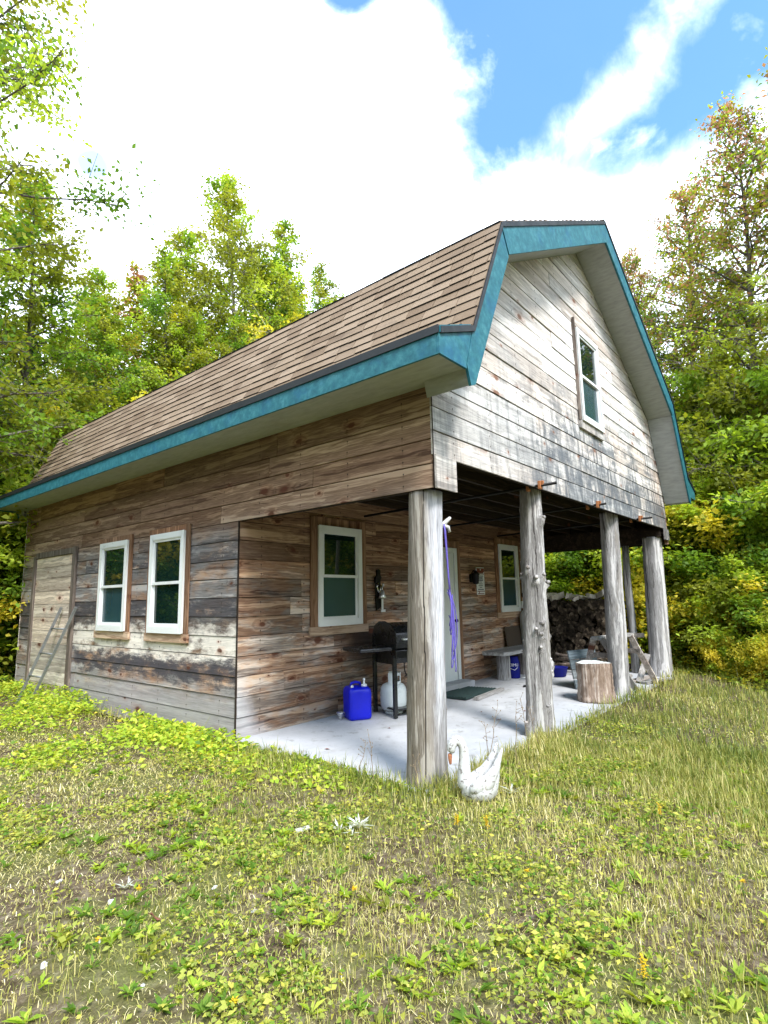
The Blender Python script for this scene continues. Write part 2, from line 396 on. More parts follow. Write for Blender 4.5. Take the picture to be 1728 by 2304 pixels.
def swan_paint():
    t = NT('chipped_white_paint'); P = t.obj()
    n = t.noise(P, 34, 6, .7); n2 = t.noise(P, 9, 4, .6)
    c = t.mix(t.ss(n, .54, .62), (.56, .56, .56), (.17, .15, .14))
    c = t.mix(t.math('MULTIPLY', t.ss(n2, .6, .75), .5), c, (.45, .37, .30))
    t.pbr(c, .8, .2, 0, t.bump(n, .5, .006)); return t.m
M['swan'] = swan_paint()
M['beak'] = simple('faded_orange_beak', (.42, .17, .09), .7, .2, var=.3, nscale=40)
def logend():  # shade inside the woodpile is put into this dark wood colour
    t = NT('shaded_firewood'); P = t.obj(); rs = t.sep(t.rnd())
    n = t.noise(t.vm('ADD', P, t.vm('SCALE', t.rnd(), 9.0)), 9, 5, .6)
    c = t.ramp(n, [(.4, (.016, .012, .009)), (.52, (.080, .060, .042)), (.66, (.27, .215, .155))])
    c = t.vm('SCALE', c, t.math('ADD', .35, t.math('MULTIPLY', rs[0], 1.1)))
    t.pbr(c, .9, .15, 0, t.bump(n, .4, .006)); return t.m
M['logend'] = logend()
M['loglit'] = simple('sunlit_firewood', (.66, .60, .52), .85, .2, var=.25, nscale=14, bump=.3)  # top logs: sunlight on them put into a paler colour
M['logbark'] = wood('firewood_bark', 0, (.10, .085, .07), (.05, .042, .034), (.015, .012, .01), .3, 0)
M['stumpbark'] = wood('stump_bark', 2, (.52, .47, .43), (.30, .24, .20), (.09, .06, .045), .1, .0,
    lambda t, col, P, rs, g1, fine, pw: t.mix(t.math('MULTIPLY', t.ss(t.noise(t.scale(P, (4, 4, 1.2)), 2.2, 5, .6), .48, .62), .7), col, (.17, .115, .08)), bumps=1.0)
M['endgrain'] = simple('sawn_end_grain', (.60, .62, .60), .85, .2, var=.3, nscale=18, bump=.3)
M['twig'] = wood('grey_sticks', 0, (.36, .31, .27), (.21, .17, .145), (.08, .06, .05), .3, 0)

def leafmat(name, trans=.42, rough=.55, gain=1.0):
    t = NT(name); c = t.rnd()
    if gain != 1.0: c = t.vm('SCALE', c, gain)
    b = t.pbr(c, rough, .35)
    tr = t.n('ShaderNodeBsdfTranslucent'); t.put(tr.inputs[0], t.vm('MULTIPLY', c, (1.25, 1.2, .55)))
    mx = t.n('ShaderNodeMixShader'); mx.inputs[0].default_value = trans
    t.t.links.new(b.outputs[0], mx.inputs[1]); t.t.links.new(tr.outputs[0], mx.inputs[2]); t.t.links.new(mx.outputs[0], t.out.inputs[0])
    return t.m
M['leaf'] = leafmat('leaf', .5, .55, 2.35); M['grass'] = leafmat('grass_blade', .35, .6, 2.2); M['petal'] = leafmat('petal', .3, .6)
def trunkmat():
    t = NT('forest_bark'); P = t.obj()
    n = t.noise(t.scale(P, (9, 9, 1.6)), 2.0, 6, .65)
    t.pbr(t.ramp(n, [(.3, (.055, .045, .036)), (.55, (.15, .13, .105)), (.75, (.27, .25, .215))]), .9, .15, 0, t.bump(n, .6, .02)); return t.m
M['trunk'] = trunkmat()
def palebark():
    t = NT('pale_bark'); P = t.obj()
    n = t.noise(t.scale(P, (3, 3, 7)), 2.5, 6, .65)
    t.pbr(t.ramp(n, [(.3, (.09, .075, .06)), (.45, (.30, .27, .23)), (.75, (.48, .45, .40))]), .85, .15, 0, t.bump(n, .4, .02)); return t.m
M['palebark'] = palebark()
def soil():
    t = NT('dry_soil_and_moss'); P = t.obj()
    n = t.noise(P, 1.1, 7, .65); n2 = t.noise(P, 17, 6, .7); n3 = t.noise(P, 90, 3, .6)
    c = t.ramp(n2, [(.35, (.050, .034, .021)), (.5, (.11, .08, .052)), (.68, (.25, .205, .145))])
    c = t.mix(t.math('MULTIPLY', t.ss(n, .42, .62), .7), c, t.ramp(n3, [(.3, (.06, .08, .014)), (.7, (.17, .18, .05))]))
    t.pbr(c, .95, .1, 0, t.bump(n3, .8, .012)); return t.m
M['soil'] = soil()

# ------------------------------------------------------------------ ground
def gh(x, y):
    """ground height"""
    x = np.asarray(x, float); y = np.asarray(y, float)
    dx = np.maximum(np.maximum(-x, x - W), 0); dy = np.maximum(np.maximum(.17 - y, y - L), 0)
    d = np.sqrt(dx * dx + dy * dy)
    inside = d <= 0.02
    h = -.050 - .026 * np.minimum(d, 4.0)
    h = h + .018 * np.sin(1.7 * x + .6) * np.sin(1.3 * y + 1.1) + .012 * np.sin(4.1 * x - 1.2) * np.sin(3.7 * y)
    far = np.clip((d - 5) / 20, 0, 1)
    return np.where(inside, -.12, h + far * .5)
def make_ground():
    a = np.concatenate([np.linspace(-400, -14, 12), np.linspace(-12, 22, 171), np.linspace(24, 400, 12)])
    b = np.concatenate([np.linspace(-400, -12, 12), np.linspace(-10, 22, 161), np.linspace(24, 400, 12)])
    X, Y = np.meshgrid(a, b, indexing='ij'); Z = gh(X, Y)
    V = np.stack([X, Y, Z], -1).reshape(-1, 3); nb = len(b)
    i, j = np.meshgrid(np.arange(len(a) - 1), np.arange(nb - 1), indexing='ij'); q = (i * nb + j).ravel()
    F = np.stack([q, q + nb, q + nb + 1, q + 1], -1)
    tag(np_mesh('ground', V, F, M['soil'], smooth=True), 'dry patchy soil of the clearing under the grass', 'ground', kind='structure')
make_ground()

# ------------------------------------------------------------------ CABIN
cabin = empty('cabin')
tag(cabin, 'weathered board cabin with brown shingled gambrel roof and teal trim', 'cabin')

def clip(poly, P):
    """Sutherland-Hodgman: poly clipped by convex counter-clockwise P"""
    out = poly
    for i in range(len(P)):
        a, b = P[i], P[(i + 1) % len(P)]; ins = lambda p: (b[0] - a[0]) * (p[1] - a[1]) - (b[1] - a[1]) * (p[0] - a[0]) >= -1e-9
        src, out = out, []
        for k in range(len(src)):
            p, q = src[k - 1], src[k]
            if ins(p) != ins(q):
                d1 = (b[0] - a[0]) * (p[1] - a[1]) - (b[1] - a[1]) * (p[0] - a[0]); d2 = (b[0] - a[0]) * (q[1] - a[1]) - (b[1] - a[1]) * (q[0] - a[0])
                u = d1 / (d1 - d2); out.append((p[0] + u * (q[0] - p[0]), p[1] + u * (q[1] - p[1])))
            if ins(q): out.append(q)
        if not out: return []
    return out
FN = {'L': lambda h, z, n: (-n, h, z), 'G': lambda h, z, n: (h, -n, z), 'R': lambda h, z, n: (h, RY - n, z),
      'E': lambda h, z, n: (W + n, h, z), 'B': lambda h, z, n: (h, L + n, z)}
def siding(name, plane, poly, zs, mat, seed, lmin=1.5, lmax=4.2, gap=.008, face=0.0):
    mb = MB(seed); r = mb.r; fn = FN[plane]
    h0 = min(p[0] for p in poly); h1 = max(p[0] for p in poly)
    for z0, z1 in zip(zs[:-1], zs[1:]):
        h = h0 - r.random() * 1.2
        while h < h1:
            e = h + r.uniform(lmin, lmax)
            if h1 - e < .5: e = h1 + .1
            pg = clip([(h + .003, z0 + gap / 2), (e, z0 + gap / 2), (e, z1 - gap / 2), (h + .003, z1 - gap / 2)], poly)
            if len(pg) > 2:
                o = face - .006 - r.random() * .004
                tw = r.uniform(-.004, .004); lap = r.uniform(.004, .010)
                mb.prism(pg, lambda u, w, a: fn(u, w, a + (lap * (1 - (w - z0) / (z1 - z0)) + tw * (u - h) / max(.3, e - h) if a > -.015 else 0)), -.02, o)
            h = e
    mb.mi = 1
    hm = (h0 + h1) / 2; inset = [(p[0] + (.06 if p[0] < hm else -.06) * (abs(p[0] - hm) > .1), p[1]) for p in poly]
    mb.prism(inset, lambda u, w, a: fn(u, w, a), -.05, -.021)
    return mb.build(name, [mat, M['backing']], cabin)
zlow = [i * ZB / 11 for i in range(12)]
zup = [ZB, 2.365, 2.56, 2.755, 3.02]
siding('side_wall', 'L', [(RY, -.06), (L, -.06), (L, ZB), (RY, ZB)], [-.06] + zlow[1:], M['long'], 3, 2.2, 5)
siding('upper_side_wall', 'L', [(0.024, ZB), (L, ZB), (L, 3.02), (0.024, 3.02)], zup, M['long'], 11, 1.8, 4.5)
GP = [(-.003, ZG), (W, ZG), (W, 2.93), (W - .62, 4.27), (W / 2, 5.93), (.62, 4.27), (-.003, 2.93)]
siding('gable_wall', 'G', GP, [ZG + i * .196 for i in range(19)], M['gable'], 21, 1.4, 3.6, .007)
siding('porch_wall', 'R', [(0.024, -.02), (W, -.02), (W, 2.62), (0.024, 2.62)], [-.02] + zlow[1:] + [2.365, 2.62], M['porch'], 31, 1.2, 3.4, .007)
siding('end_wall', 'E', [(RY, -.06), (L, -.06), (L, 3.02), (RY, 3.02)], [-.06] + zlow[1:] + zup[1:], M['long'], 41)
siding('end_upper_wall', 'E', [(0, ZB), (RY, ZB), (RY, 3.02), (0, 3.02)], zup, M['long'], 42)
siding('back_wall', 'B', [(0, -.06), (W, -.06), (W, 2.93), (W - .62, 4.27), (W / 2, 5.93), (.62, 4.27), (0, 2.93)], [-.06 + i * .2 for i in range(32)], M['gable'], 43)
# corner boards
for a, b in (((.0, -.022, 2.165), (.285, -.002, ZG - .004)), ((6.90, -.022, 2.24), (W, -.002, ZG - .004))):
    mb = MB(5); mb.b2(a, b); mb.build('corner_block', M['gable'], cabin)
for a, b in (((-.006, RY - .010, -.05), (.012, RY - .003, ZB)), ((-.008, -.005, ZB), (-.0035, .002, 2.98))):
    mb = MB(6); mb.b2(a, b); mb.build('corner_strip', M['backing'], cabin)

# porch floor (falls to the front)
mb = MB(8)
vs = [(-.03, RY, 0), (W + .03, RY, 0), (W + .03, .15, -.05), (-.03, .15, -.05)]
mb.add(vs + [(x, y, -.35) for x, y, z in vs], [(0, 3, 2, 1), (0, 1, 5, 4), (1, 2, 6, 5), (2, 3, 7, 6), (3, 0, 4, 7)])
mb.build('porch_floor', M['concrete'], cabin)
# porch ceiling, joists, beams
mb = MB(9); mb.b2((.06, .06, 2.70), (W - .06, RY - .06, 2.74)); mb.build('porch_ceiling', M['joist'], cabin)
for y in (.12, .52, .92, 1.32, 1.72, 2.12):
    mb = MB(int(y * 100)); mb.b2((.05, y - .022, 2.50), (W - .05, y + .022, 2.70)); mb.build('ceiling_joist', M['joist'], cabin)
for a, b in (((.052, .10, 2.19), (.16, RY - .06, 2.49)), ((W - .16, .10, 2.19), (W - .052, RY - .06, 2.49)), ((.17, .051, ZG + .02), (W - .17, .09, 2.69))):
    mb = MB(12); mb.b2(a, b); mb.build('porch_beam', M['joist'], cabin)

# windows -----------------------------------------------------------
def window(plane, h0, h1, z0, z1, flip=1, casing=('l', 'r', 't', 'b'), trim=None, low='screen', sillm='sill', tw=.085, proud=.05):
    fn = FN[plane]; B = lambda mb, a, b, c, d, n0, n1: mb.prism([(a, c), (b, c), (b, d), (a, d)], fn, n0, n1)
    fw = .062; mb = MB(int(h0 * 100))
    B(mb, h0, h0 + fw, z0, z1, .001, proud); B(mb, h1 - fw, h1, z0, z1, .001, proud)
    B(mb, h0 + fw, h1 - fw, z1 - fw, z1, .001, proud); B(mb, h0 + fw, h1 - fw, z0, z0 + fw * 1.1, .001, proud + .004)
    fr = mb.build('window', M['white'], cabin, bevel=.004)
    zm = (z0 + z1) / 2 + .01; a, b = h0 + fw, h1 - fw; s = .032
    mb = MB(1)   # upper sash, set forward
    B(mb, a, a + s, zm, z1 - fw, .004, .036); B(mb, b - s, b, zm, z1 - fw, .004, .036)
    B(mb, a + s, b - s, z1 - fw - s, z1 - fw, .004, .036); B(mb, a, b, zm - .034, zm, .004, .040)
    mb.build('upper_sash', M['white'], fr)
    mb = MB(2)
    B(mb, a, a + s, z0 + fw * 1.1, zm - .034, .004, .020); B(mb, b - s, b, z0 + fw * 1.1, zm - .034, .004, .020)
    B(mb, a + s, b - s, z0 + fw * 1.1, z0 + fw * 1.1 + s * 1.2, .004, .022)
    mb.build('lower_sash', M['white'], fr)
    mb = MB(3); B(mb, a + s, b - s, zm, z1 - fw - s, .003, .018); mb.build('pane', M['pane'], fr)
    mb = MB(4); B(mb, a + s, b - s, z0 + fw * 1.1 + s * 1.2, zm - .034, .003, .010); mb.build('pane', M[low], fr)
    for k, q in (('l', (h0 - tw, h0 - .004, z0 - .004, z1 + tw, .001, .024)), ('r', (h1 + .004, h1 + tw, z0 - .004, z1 + tw, .001, .025)), ('t', (h0 - .004, h1 + .004, z1 + .004, z1 + tw - .002, .001, .022))):
        if k in casing:
            mb = MB(int(z0 * 100 + h0 * 31) + ord(k)); B(mb, *q); mb.build('casing', trim or M['trim'], fr, bevel=.003)
    if 'b' in casing:
        mb = MB(int(z0 * 77)); B(mb, h0 - tw - .02, h1 + tw + .02, z0 - .1, z0 - .008, .001, .030); mb.build('sill', M[sillm], fr, bevel=.003)
    return fr
window('L', 3.43, 4.19, 1.0, 2.16, low='pane', tw=.07)['label'] = 'clear double-hung window nearest the porch corner'
window('L', 4.78, 5.56, 1.0, 2.16, tw=.07)['label'] = 'screened double-hung window between the old door and its twin'
window('R', 1.11, 1.86, 1.035, 2.22, sillm='sillx', tw=.105)['label'] = 'porch window beside the grill'
window('R', 5.56, 6.29, 1.06, 2.265, sillm='sillx', tw=.105)['label'] = 'porch window behind the bench'
window('G', 3.26, 4.03, 3.48, 4.71, casing=('b',), trim=M['gable'], sillm='gable', tw=.02)['label'] = 'upstairs window in the gable'
mb = MB(77); mb.b2((3.222, -.034, 3.48), (3.250, -.004, 4.84)); mb.build('side_casing', M['greytrim'], cabin)

# old boarded door in the long wall
dr = MB(50)
for z0, z1 in zip([-.02, .17, .36, .56, .76, .96, 1.16, 1.36, 1.56, 1.76, 1.94], [.17, .36, .56, .76, .96, 1.16, 1.36, 1.56, 1.76, 1.94, 2.10]):
    dr.b2((-.014 - dr.r.random() * .003, 6.50, z0 + .003), (-.001, 7.94, z1 - .003))
door = dr.build('boarded_door', M['doorwood'], cabin)
for a, b in (((-.04, 6.39, -.02), (-.001, 6.495, 2.20)), ((-.04, 7.945, -.02), (-.001, 8.04, 2.14)), ((-.037, 6.50, 2.105), (-.001, 7.94, 2.19))):
    mb = MB(51); mb.b2(a, b); mb.build('casing', M['greytrim'], door)

# white entrance door under the porch
mb = MB(52); mb.b2((3.16, RY - .03, .05), (4.05, RY - .004, 2.03)); d2 = mb.build('entrance_door', M['doorpaint'], cabin, bevel=.004)
mb = MB(53); mb.b2((4.055, RY - .045, .02), (4.14, RY - .003, 2.11)); mb.b2((3.07, RY - .045, .02), (3.155, RY - .003, 2.11)); mb.b2((3.155, RY - .043, 2.035), (4.055, RY - .003, 2.11)); mb.build('door_frame', M['doorpaint'], d2, bevel=.004)
for a, b in (((4.145, RY - .03, .0), (4.25, RY - .002, 2.22)), ((2.96, RY - .03, .0), (3.065, RY - .002, 2.22)), ((3.07, RY - .028, 2.115), (4.14, RY - .002, 2.22))):
    mb = MB(54); mb.b2(a, b); mb.build('casing', M['trim'], d2)
mb = MB(55); mb.smooth = True; mb.tube([(3.97, RY - .03, .98), (3.97, RY - .085, .98)], .014, 10); mb.lathe([(.005, -.03), (.026, -.018), (.03, 0), (.026, .018), (.005, .03)], (3.97, RY - .10, .98), 14); mb.build('handle', M['iron'], d2)
mb = MB(56); mb.b2((3.05, RY - .26, -.015), (4.17, RY - .004, .085)); mb.build('door_step', M['concrete'], cabin, bevel=.01)

# roof ---------------------------------------------------------------
E_, K_, B_, G_ = (-.47, 3.16), (-.005, 3.345), (.568, 4.517), (W / 2, 6.21)
Y0, Y1 = -OV - .025, 8.86
def shingles(mb, a, b, course, first=0):
    a, b = Vector(a), Vector(b); d = b - a; l = d.length; d.normalize(); nrm = Vector((-d[1], d[0]))
    if nrm[1] < 0: nrm = -nrm
    n = max(1, round(l / course)); cs = l / n; r = mb.r
    for i in range(n):
        y = Y0 - r.random() * .33
        while y < Y1:
            e = y + r.uniform(.20, .36); ya, yb = max(y, Y0), min(e, Y1)
            if yb - ya > .01:
                lift = .015 + r.random() * .006; dn = r.uniform(0, .014)
                p0 = a + d * (i * cs - dn); p1 = a + d * min(l, (i + 1) * cs + .02)
                A, Bq = p0 + nrm * lift, p1 + nrm * .004; A2 = p0 + nrm * .002
                ya += .007
                vs = [(A[0], ya, A[1]), (A[0], yb, A[1]), (Bq[0], yb, Bq[1]), (Bq[0], ya, Bq[1]), (A2[0], ya, A2[1]), (A2[0], yb, A2[1])]
                mb.mi = 0; mb.add(vs, [(0, 1, 2, 3), (0, 3, 4), (1, 5, 2)]); mb.mi = 1; mb.add([vs[0], vs[4], vs[5], vs[1]], [(0, 1, 2, 3)]); mb.mi = 0  # black butt faces paint the shadow line under each course
            y = e
mir = lambda p: (W - p[0], p[1])
mb = MB(60)
for f in (lambda p: p, mir):
    shingles(mb, f(E_), f(K_), .17); shingles(mb, f(K_), f(B_), .108 * 1.0 + .0); shingles(mb, f(B_), f(G_), .145)
# ridge caps
y = Y0
while y < Y1:
    mb.add([(W / 2 - .15, y, 6.145), (W / 2, y, 6.235), (W / 2 + .15, y, 6.145), (W / 2 + .15, y + .3, 6.14), (W / 2, y + .3, 6.228), (W / 2 - .15, y + .3, 6.14)], [(0, 1, 4, 5), (1, 2, 3, 4)]); y += .2
roof = mb.build('roof', [M['shingle'], M['drip']], cabin)
mb = MB(61)     # deck under the shingles
def dk(p, t): return (p[0], p[1] - t)
prof = [E_, K_, B_, G_, mir(B_), mir(K_), mir(E_)]
for p, q in zip(prof[:-1], prof[1:]):
    mb.prism([dk(p, .002), dk(q, .002), dk(q, .05), dk(p, .05)], lambda u, w, a: (u, a, w), Y0 - .012, Y1 - .008)
mb.build('roof_deck', M['drip'], roof)
for s in (0, 1):
    x = (lambda v: v) if not s else (lambda v: W - v)
    mb = MB(62); mb.b2((x(-.492), Y0 + .002, 3.11), (x(-.482), Y1, 3.168)); mb.build('drip_edge', M['drip'], roof)
    mb = MB(63); mb.b2((x(-.481), -OV + .002, 2.965), (x(-.461), 8.84, 3.112)); mb.build('fascia', M['teal'], roof)
yk = lambda u, w, a: (u, a, w)
for f in (lambda p: p, mir):
    for d, e in ((0, 0), (9.195, .0)):      # near end, far end
        pr_ = lambda pts, a, b, mb: mb.prism([f(p) for p in pts], yk, a + d, b + d)
        mb = MB(64); pr_([(.55, 4.47), (.665, 4.235), (-.012, 2.878), (-.078, 2.852), (-.125, 3.0), (-.03, 3.28)], -OV - .022, -OV, mb); mb.build('rake_board', M['teal'], roof)
        mb = MB(65); pr_([(-.127, 2.966), (-.478, 2.966), (-.478, 3.112), (-.035, 3.285), (-.13, 3.0)], -OV - .02, -OV + .001, mb); mb.build('rake_return', M['teal'], roof)
        mb = MB(66); pr_([(.56, 4.482), (W / 2 - .001, 6.172), (W / 2 - .001, 5.90), (.672, 4.262)], -OV - .026, -OV - .001, mb); mb.build('rake_board', M['teal'], roof)
    for ya, yb in ((-OV + .001, -.001), (L + .001, 8.81)):
        mb = MB(68)
        mb.prism([f(p) for p in [(.63, 4.275), (W / 2 - .001, 5.915), (W / 2 - .001, 5.935), (.63, 4.295)]], yk, ya, yb); mb.build('rake_soffit', M['soffit'], roof)
        mb = MB(69)
        mb.prism([f(p) for p in [(.628, 4.27), (.608, 4.285), (-.06, 2.895), (-.018, 2.888)]], yk, ya, yb)
        mb.prism([f(p) for p in [(-.066, 2.862), (-.018, 2.884), (-.06, 2.984), (-.10, 2.984)]], yk, ya, yb); mb.build('rake_soffit', M['soffit'], roof)
    mb = MB(67); mb.prism([f(p) for p in [(-.475, 3.115), (-.06, 3.285), (-.06, 3.33), (-.475, 3.165)]], yk, -OV - .03, -OV - .0205); mb.build('return_flashing', M['teal'], roof)
for s_ in (0, 1):
    x = (lambda v: v) if not s_ else (lambda v: W - v)
    mb = MB(70); mb.b2((x(-.46), -OV + .003, 2.985), (x(-.001), 8.81, 3.0)); mb.build('soffit', M['soffit'], roof)

# porch posts ------------------------------------------------------------
def log_post(base, top, r0, r1, mat, seed, knots=0, crack=None, rough=.05, lean=0.0, seg=48, nz=60):
    r = random.Random(seed); mb = MB(seed); mb.smooth = True
    ph = [r.uniform(0, 6.28) for _ in range(12)]; base = Vector(base); top = Vector(top)
    kn = []
    for _ in range(knots):
        kn.append((r.uniform(.05, .97), r.uniform(0, 2 * math.pi), r.uniform(.025, .045)))
    if knots:
        for zf, a in ((.62, 3.7), (.63, 4.4), (.60, 5.0), (.42, 3.6), (.44, 4.1), (.35, 3.9), (.13, 4.3), (.86, 4.5), (.30, 5.05), (.28, 5.25)): kn.append((zf, a, r.uniform(.028, .045)))
    vs = []; cols = []; cfs = []; H = (top - base).length
    for i in range(nz + 1):
        t = i / nz; p = base.lerp(top, t) - base
        p.x += math.sin(t * 3.0 + ph[0]) * lean; p.y += math.cos(t * 2.6 + ph[1]) * lean
        rr = r0 + (r1 - r0) * t + .015 * max(0, 1 - t * 9)
        for k in range(seg):
            a = 2 * math.pi * k / seg
            q = rr * (1 + rough * (.5 * math.sin(3 * a + ph[2] + t * 2) + .35 * math.sin(5 * a + ph[3] - t * 5) + .5 * math.sin(t * 17 + ph[4] + 2 * a) * .6 + .6 * (r.random() - .5)))
            for zf, ka, ks in kn:
                da = (a - ka + math.pi) % (2 * math.pi) - math.pi; dz = (t - zf) * H
                dd = (da * rr) ** 2 + dz * dz
                q += ks * math.exp(-dd / (2 * (ks * .62) ** 2))
            c = (.8, .30, .5, 1); cf = 0.0
            if crack is not None:
                da = (a - crack - .05 * math.sin(t * 6) + math.pi) % (2 * math.pi) - math.pi
                if abs(da) < math.pi / seg: q -= .014; cf = 1.0
            vs.append((p.x + q * math.cos(a), p.y + q * math.sin(a), p.z)); cols.append(c); cfs.append(cf)
    fs = [(i * seg + k, i * seg + (k + 1) % seg, (i + 1) * seg + (k + 1) % seg, (i + 1) * seg + k) for i in range(nz) for k in range(seg)]
    fs += [tuple(reversed(range(seg))), tuple(range(nz * seg, (nz + 1) * seg))]
    mb.add(vs, fs); mb.c = cols
    o = mb.build('porch_post', mat, cabin, loc=base); ca = o.data.attributes.new('crack', 'FLOAT', 'POINT'); ca.data.foreach_set('value', cfs)
    if knots:
        for zf, ka, ks in kn:
            mk = MB(seed + 1); mk.smooth = True
            if ks < .028: continue
            p = base.lerp(top, zf) - base; rr = r0 + (r1 - r0) * zf; d = Vector((math.cos(ka), math.sin(ka), .25))
            mk.tube([p + d * (rr - .01), p + d * (rr + ks * .75), p + d * (rr + ks * .85)], [ks * .6, ks * .40, ks * .28], 10)
            mk.build('branch_stub', M['post'], o)
    return o
def aim(x, y): return math.atan2(-2.338 - y, -3.456 - x)
p = log_post((.21, .31, -.12), (.145, .19, 2.17), .158, .132, M['postpale'], 71, crack=aim(.2, .3) - .12, rough=.03, seg=150); p['label'] = 'grey near corner post with a long crack'
p = log_post((2.03, .23, -.12), (2.12, .17, ZG + .05), .135, .112, M['bark'], 72, knots=16, rough=.10, lean=.016); p['label'] = 'knotty bark post with cut branch stubs'
p = log_post((4.86, .31, -.12), (4.66, .18, ZG + .05), .140, .120, M['post'], 73, knots=0, rough=.06, lean=.006); p['label'] = 'smooth grey post behind the stump'
p = log_post((7.02, .27, -.12), (7.02, .22, 2.30), .175, .155, M['post'], 74, rough=.05); p['label'] = 'stout grey post at the far porch corner'
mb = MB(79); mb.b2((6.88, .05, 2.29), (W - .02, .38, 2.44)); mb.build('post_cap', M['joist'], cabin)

# pipe clamps under the gable --------------------------------------------------
for i, (x, lab) in enumerate(((1.82, 'orange pipe clamp gripping the gable edge above the knotty post'), (3.52, 'orange pipe clamp halfway along the gable bottom edge'), (5.35, 'orange pipe clamp on the gable edge nearest the far corner post'))):
    c = empty('pipe_clamp', (x, -.02, ZG)); tag(c, lab, 'clamp', 'pipe clamps along the gable bottom edge')
    mb = MB(80 + i); mb.smooth = True; mb.tube([(0, -.20 if i != 1 else -.13, .012), (0, 2.35, -.045)], .015, 10); mb.build('pipe', M['iron'], c)
    mb = MB(83 + i); mb.box((0, -.030, .012), (.062, .03, .085)); mb.box((0, -.055, .03), (.03, .03, .05)); mb.build('jaw', M['orange'], c, bevel=.005); mb = MB(86 + i); mb.box((0, .10, .0), (.055, .03, .07)); mb.build('jaw', M['orange'], c, bevel=.005)

# ------------------------------------------------------------------ things on the porch
def fz(y): return -.05 * (RY - y) / RY        # floor height
# grill
GY = R_(-19)
g = empty('gas_grill', (1.99, 1.93, fz(1.9)), GY); tag(g, 'black gas grill with closed lid and side shelf against the porch wall', 'grill')
hood = [(-.25, .76), (-.27, .84), (-.245, .95), (-.17, 1.03), (-.04, 1.065), (.10, 1.06), (.20, 1.01), (.25, .90), (.25, .76)]
mb = MB(90); mb.prism(hood, lambda u, w, a: (a, u, w), -.24, .34); mb.build('lid', M['black'], g, bevel=.02)
mb = MB(91); mb.prism([(-.24, .757), (.24, .757), (.19, .60), (-.19, .60)], lambda u, w, a: (a, u, w), -.23, .33); mb.build('firebox', M['black'], g, bevel=.01)
mb = MB(92); mb.box((-.475, -.02, .775), (.44, .44, .045)); mb.build('side_shelf', M['black'], g, bevel=.02)
mb = MB(93); mb.smooth = True; mb.tube([(-.15, -.30, .88), (.25, -.30, .88)], .012, 8); mb.smooth = False; mb.box((-.15, -.285, .88), (.02, .04, .02)); mb.box((.25, -.285, .88), (.02, .04, .02)); mb.build('lid_handle', M['chrome'], g)
mb = MB(931); mb.b2((-.24, -.272, .66), (.34, -.245, .755)); mb.build('control_panel', M['black'], g, bevel=.006)
for i, (x, y) in enumerate(((-.235, -.225), (-.235, .225), (.325, -.225), (.325, .225))):
    mb = MB(94 + i); mb.box((x, y, .345), (.045, .04, .68)); mb.build('leg', M['black'], g, bevel=.004)
mb = MB(98); mb.box((.045, 0, .085), (.52, .40, .02)); mb.build('bottom_shelf', M['black'], g)
for sgn in (-1, 1):
    mb = MB(99); mb.smooth = True; mb.tube([(.362, .225 * sgn, .08), (.40, .225 * sgn, .08)], .08, 20); mb.build('wheel', M['iron'], g)
mb = MB(101); mb.smooth = True; mb.tube([(-.02, -.1, .60), (-.03, -.12, .52), (.0, -.1, .46), (.06, -.06, .44), (.05, .0, .42)], .007, 8); mb.build('gas_hose', M['iron'], g)
# propane tank
tk = empty('propane_tank', (1.955, 1.965, fz(1.95) + .097 - .0)); tk.location = (1.93, 2.01, fz(2) + .02)
tag(tk, 'white propane tank standing under the black grill', 'gas tank')
mb = MB(102); mb.smooth = True; mb.lathe([(.10, .015), (.135, .03), (.155, .075), (.158, .12), (.158, .235), (.150, .275), (.125, .31), (.085, .33), (.03, .338)], (0, 0, 0), 32); mb.build('tank_body', M['tank'], tk)
mb = MB(103); mb.smooth = True; mb.lathe([(.105, 0), (.11, 0), (.11, .03), (.105, .03)], (0, 0, -.018), 28); mb.build('foot_ring', M['tank'], tk)
mb = MB(104)
for k in range(22):
    a0 = -2.6 + k * .2 - .55; a1 = a0 + .2
    if k in (6, 7, 8, 14, 15): 
        zz = ((.325, .35), (.415, .45))
    else: zz = ((.325, .45),)
    for z0, z1 in zz:
        mb.prism([(.088, z0), (.094, z0), (.094, z1), (.088, z1)], lambda u, w, a: (u * math.cos(a), u * math.sin(a), w), a0, a1)
mb.build('collar', M['tank'], tk)
mb = MB(105); mb.smooth = True; mb.lathe([(.02, .33), (.02, .37), (.03, .372), (.03, .40), (.01, .41)], (0, 0, 0), 12); mb.tube([(0, 0, .38), (.04, -.05, .385)], .013, 8); mb.build('valve', M['chrome'], tk)
# blue water jug
jg = empty('water_jug', (1.45, 2.16, fz(2.13)), R_(-28)); tag(jg, 'bright blue plastic water jug with white cap on the porch floor', 'water jug')
mb = MB(110)
pr = []
for k in range(40):
    a = 2 * math.pi * k / 40; c, s_ = math.cos(a), math.sin(a); n = 11
    rr = (abs(c) ** n + abs(s_) ** n) ** (-1 / n); pr.append((c * rr, s_ * rr))
rings = [(.115, .0), (.128, .012), (.135, .04), (.133, .15), (.135, .28), (.130, .325), (.112, .350), (.06, .362)]
vs = []
for rr, z in rings:
    for c, s_ in pr:
        groove = .006 if (.06 < z < .31 and abs(c) < .25 and s_ < 0) else 0
        vs.append((c * rr, s_ * (rr - groove), z))
nn = 40; fs = [(i * nn + k, i * nn + (k + 1) % nn, (i + 1) * nn + (k + 1) % nn, (i + 1) * nn + k) for i in range(len(rings) - 1) for k in range(nn)] + [tuple(range((len(rings) - 1) * nn, len(rings) * nn)), tuple(reversed(range(nn)))]
mb.smooth = True; mb.add(vs, fs); mb.build('jug_body', M['blue'], jg)
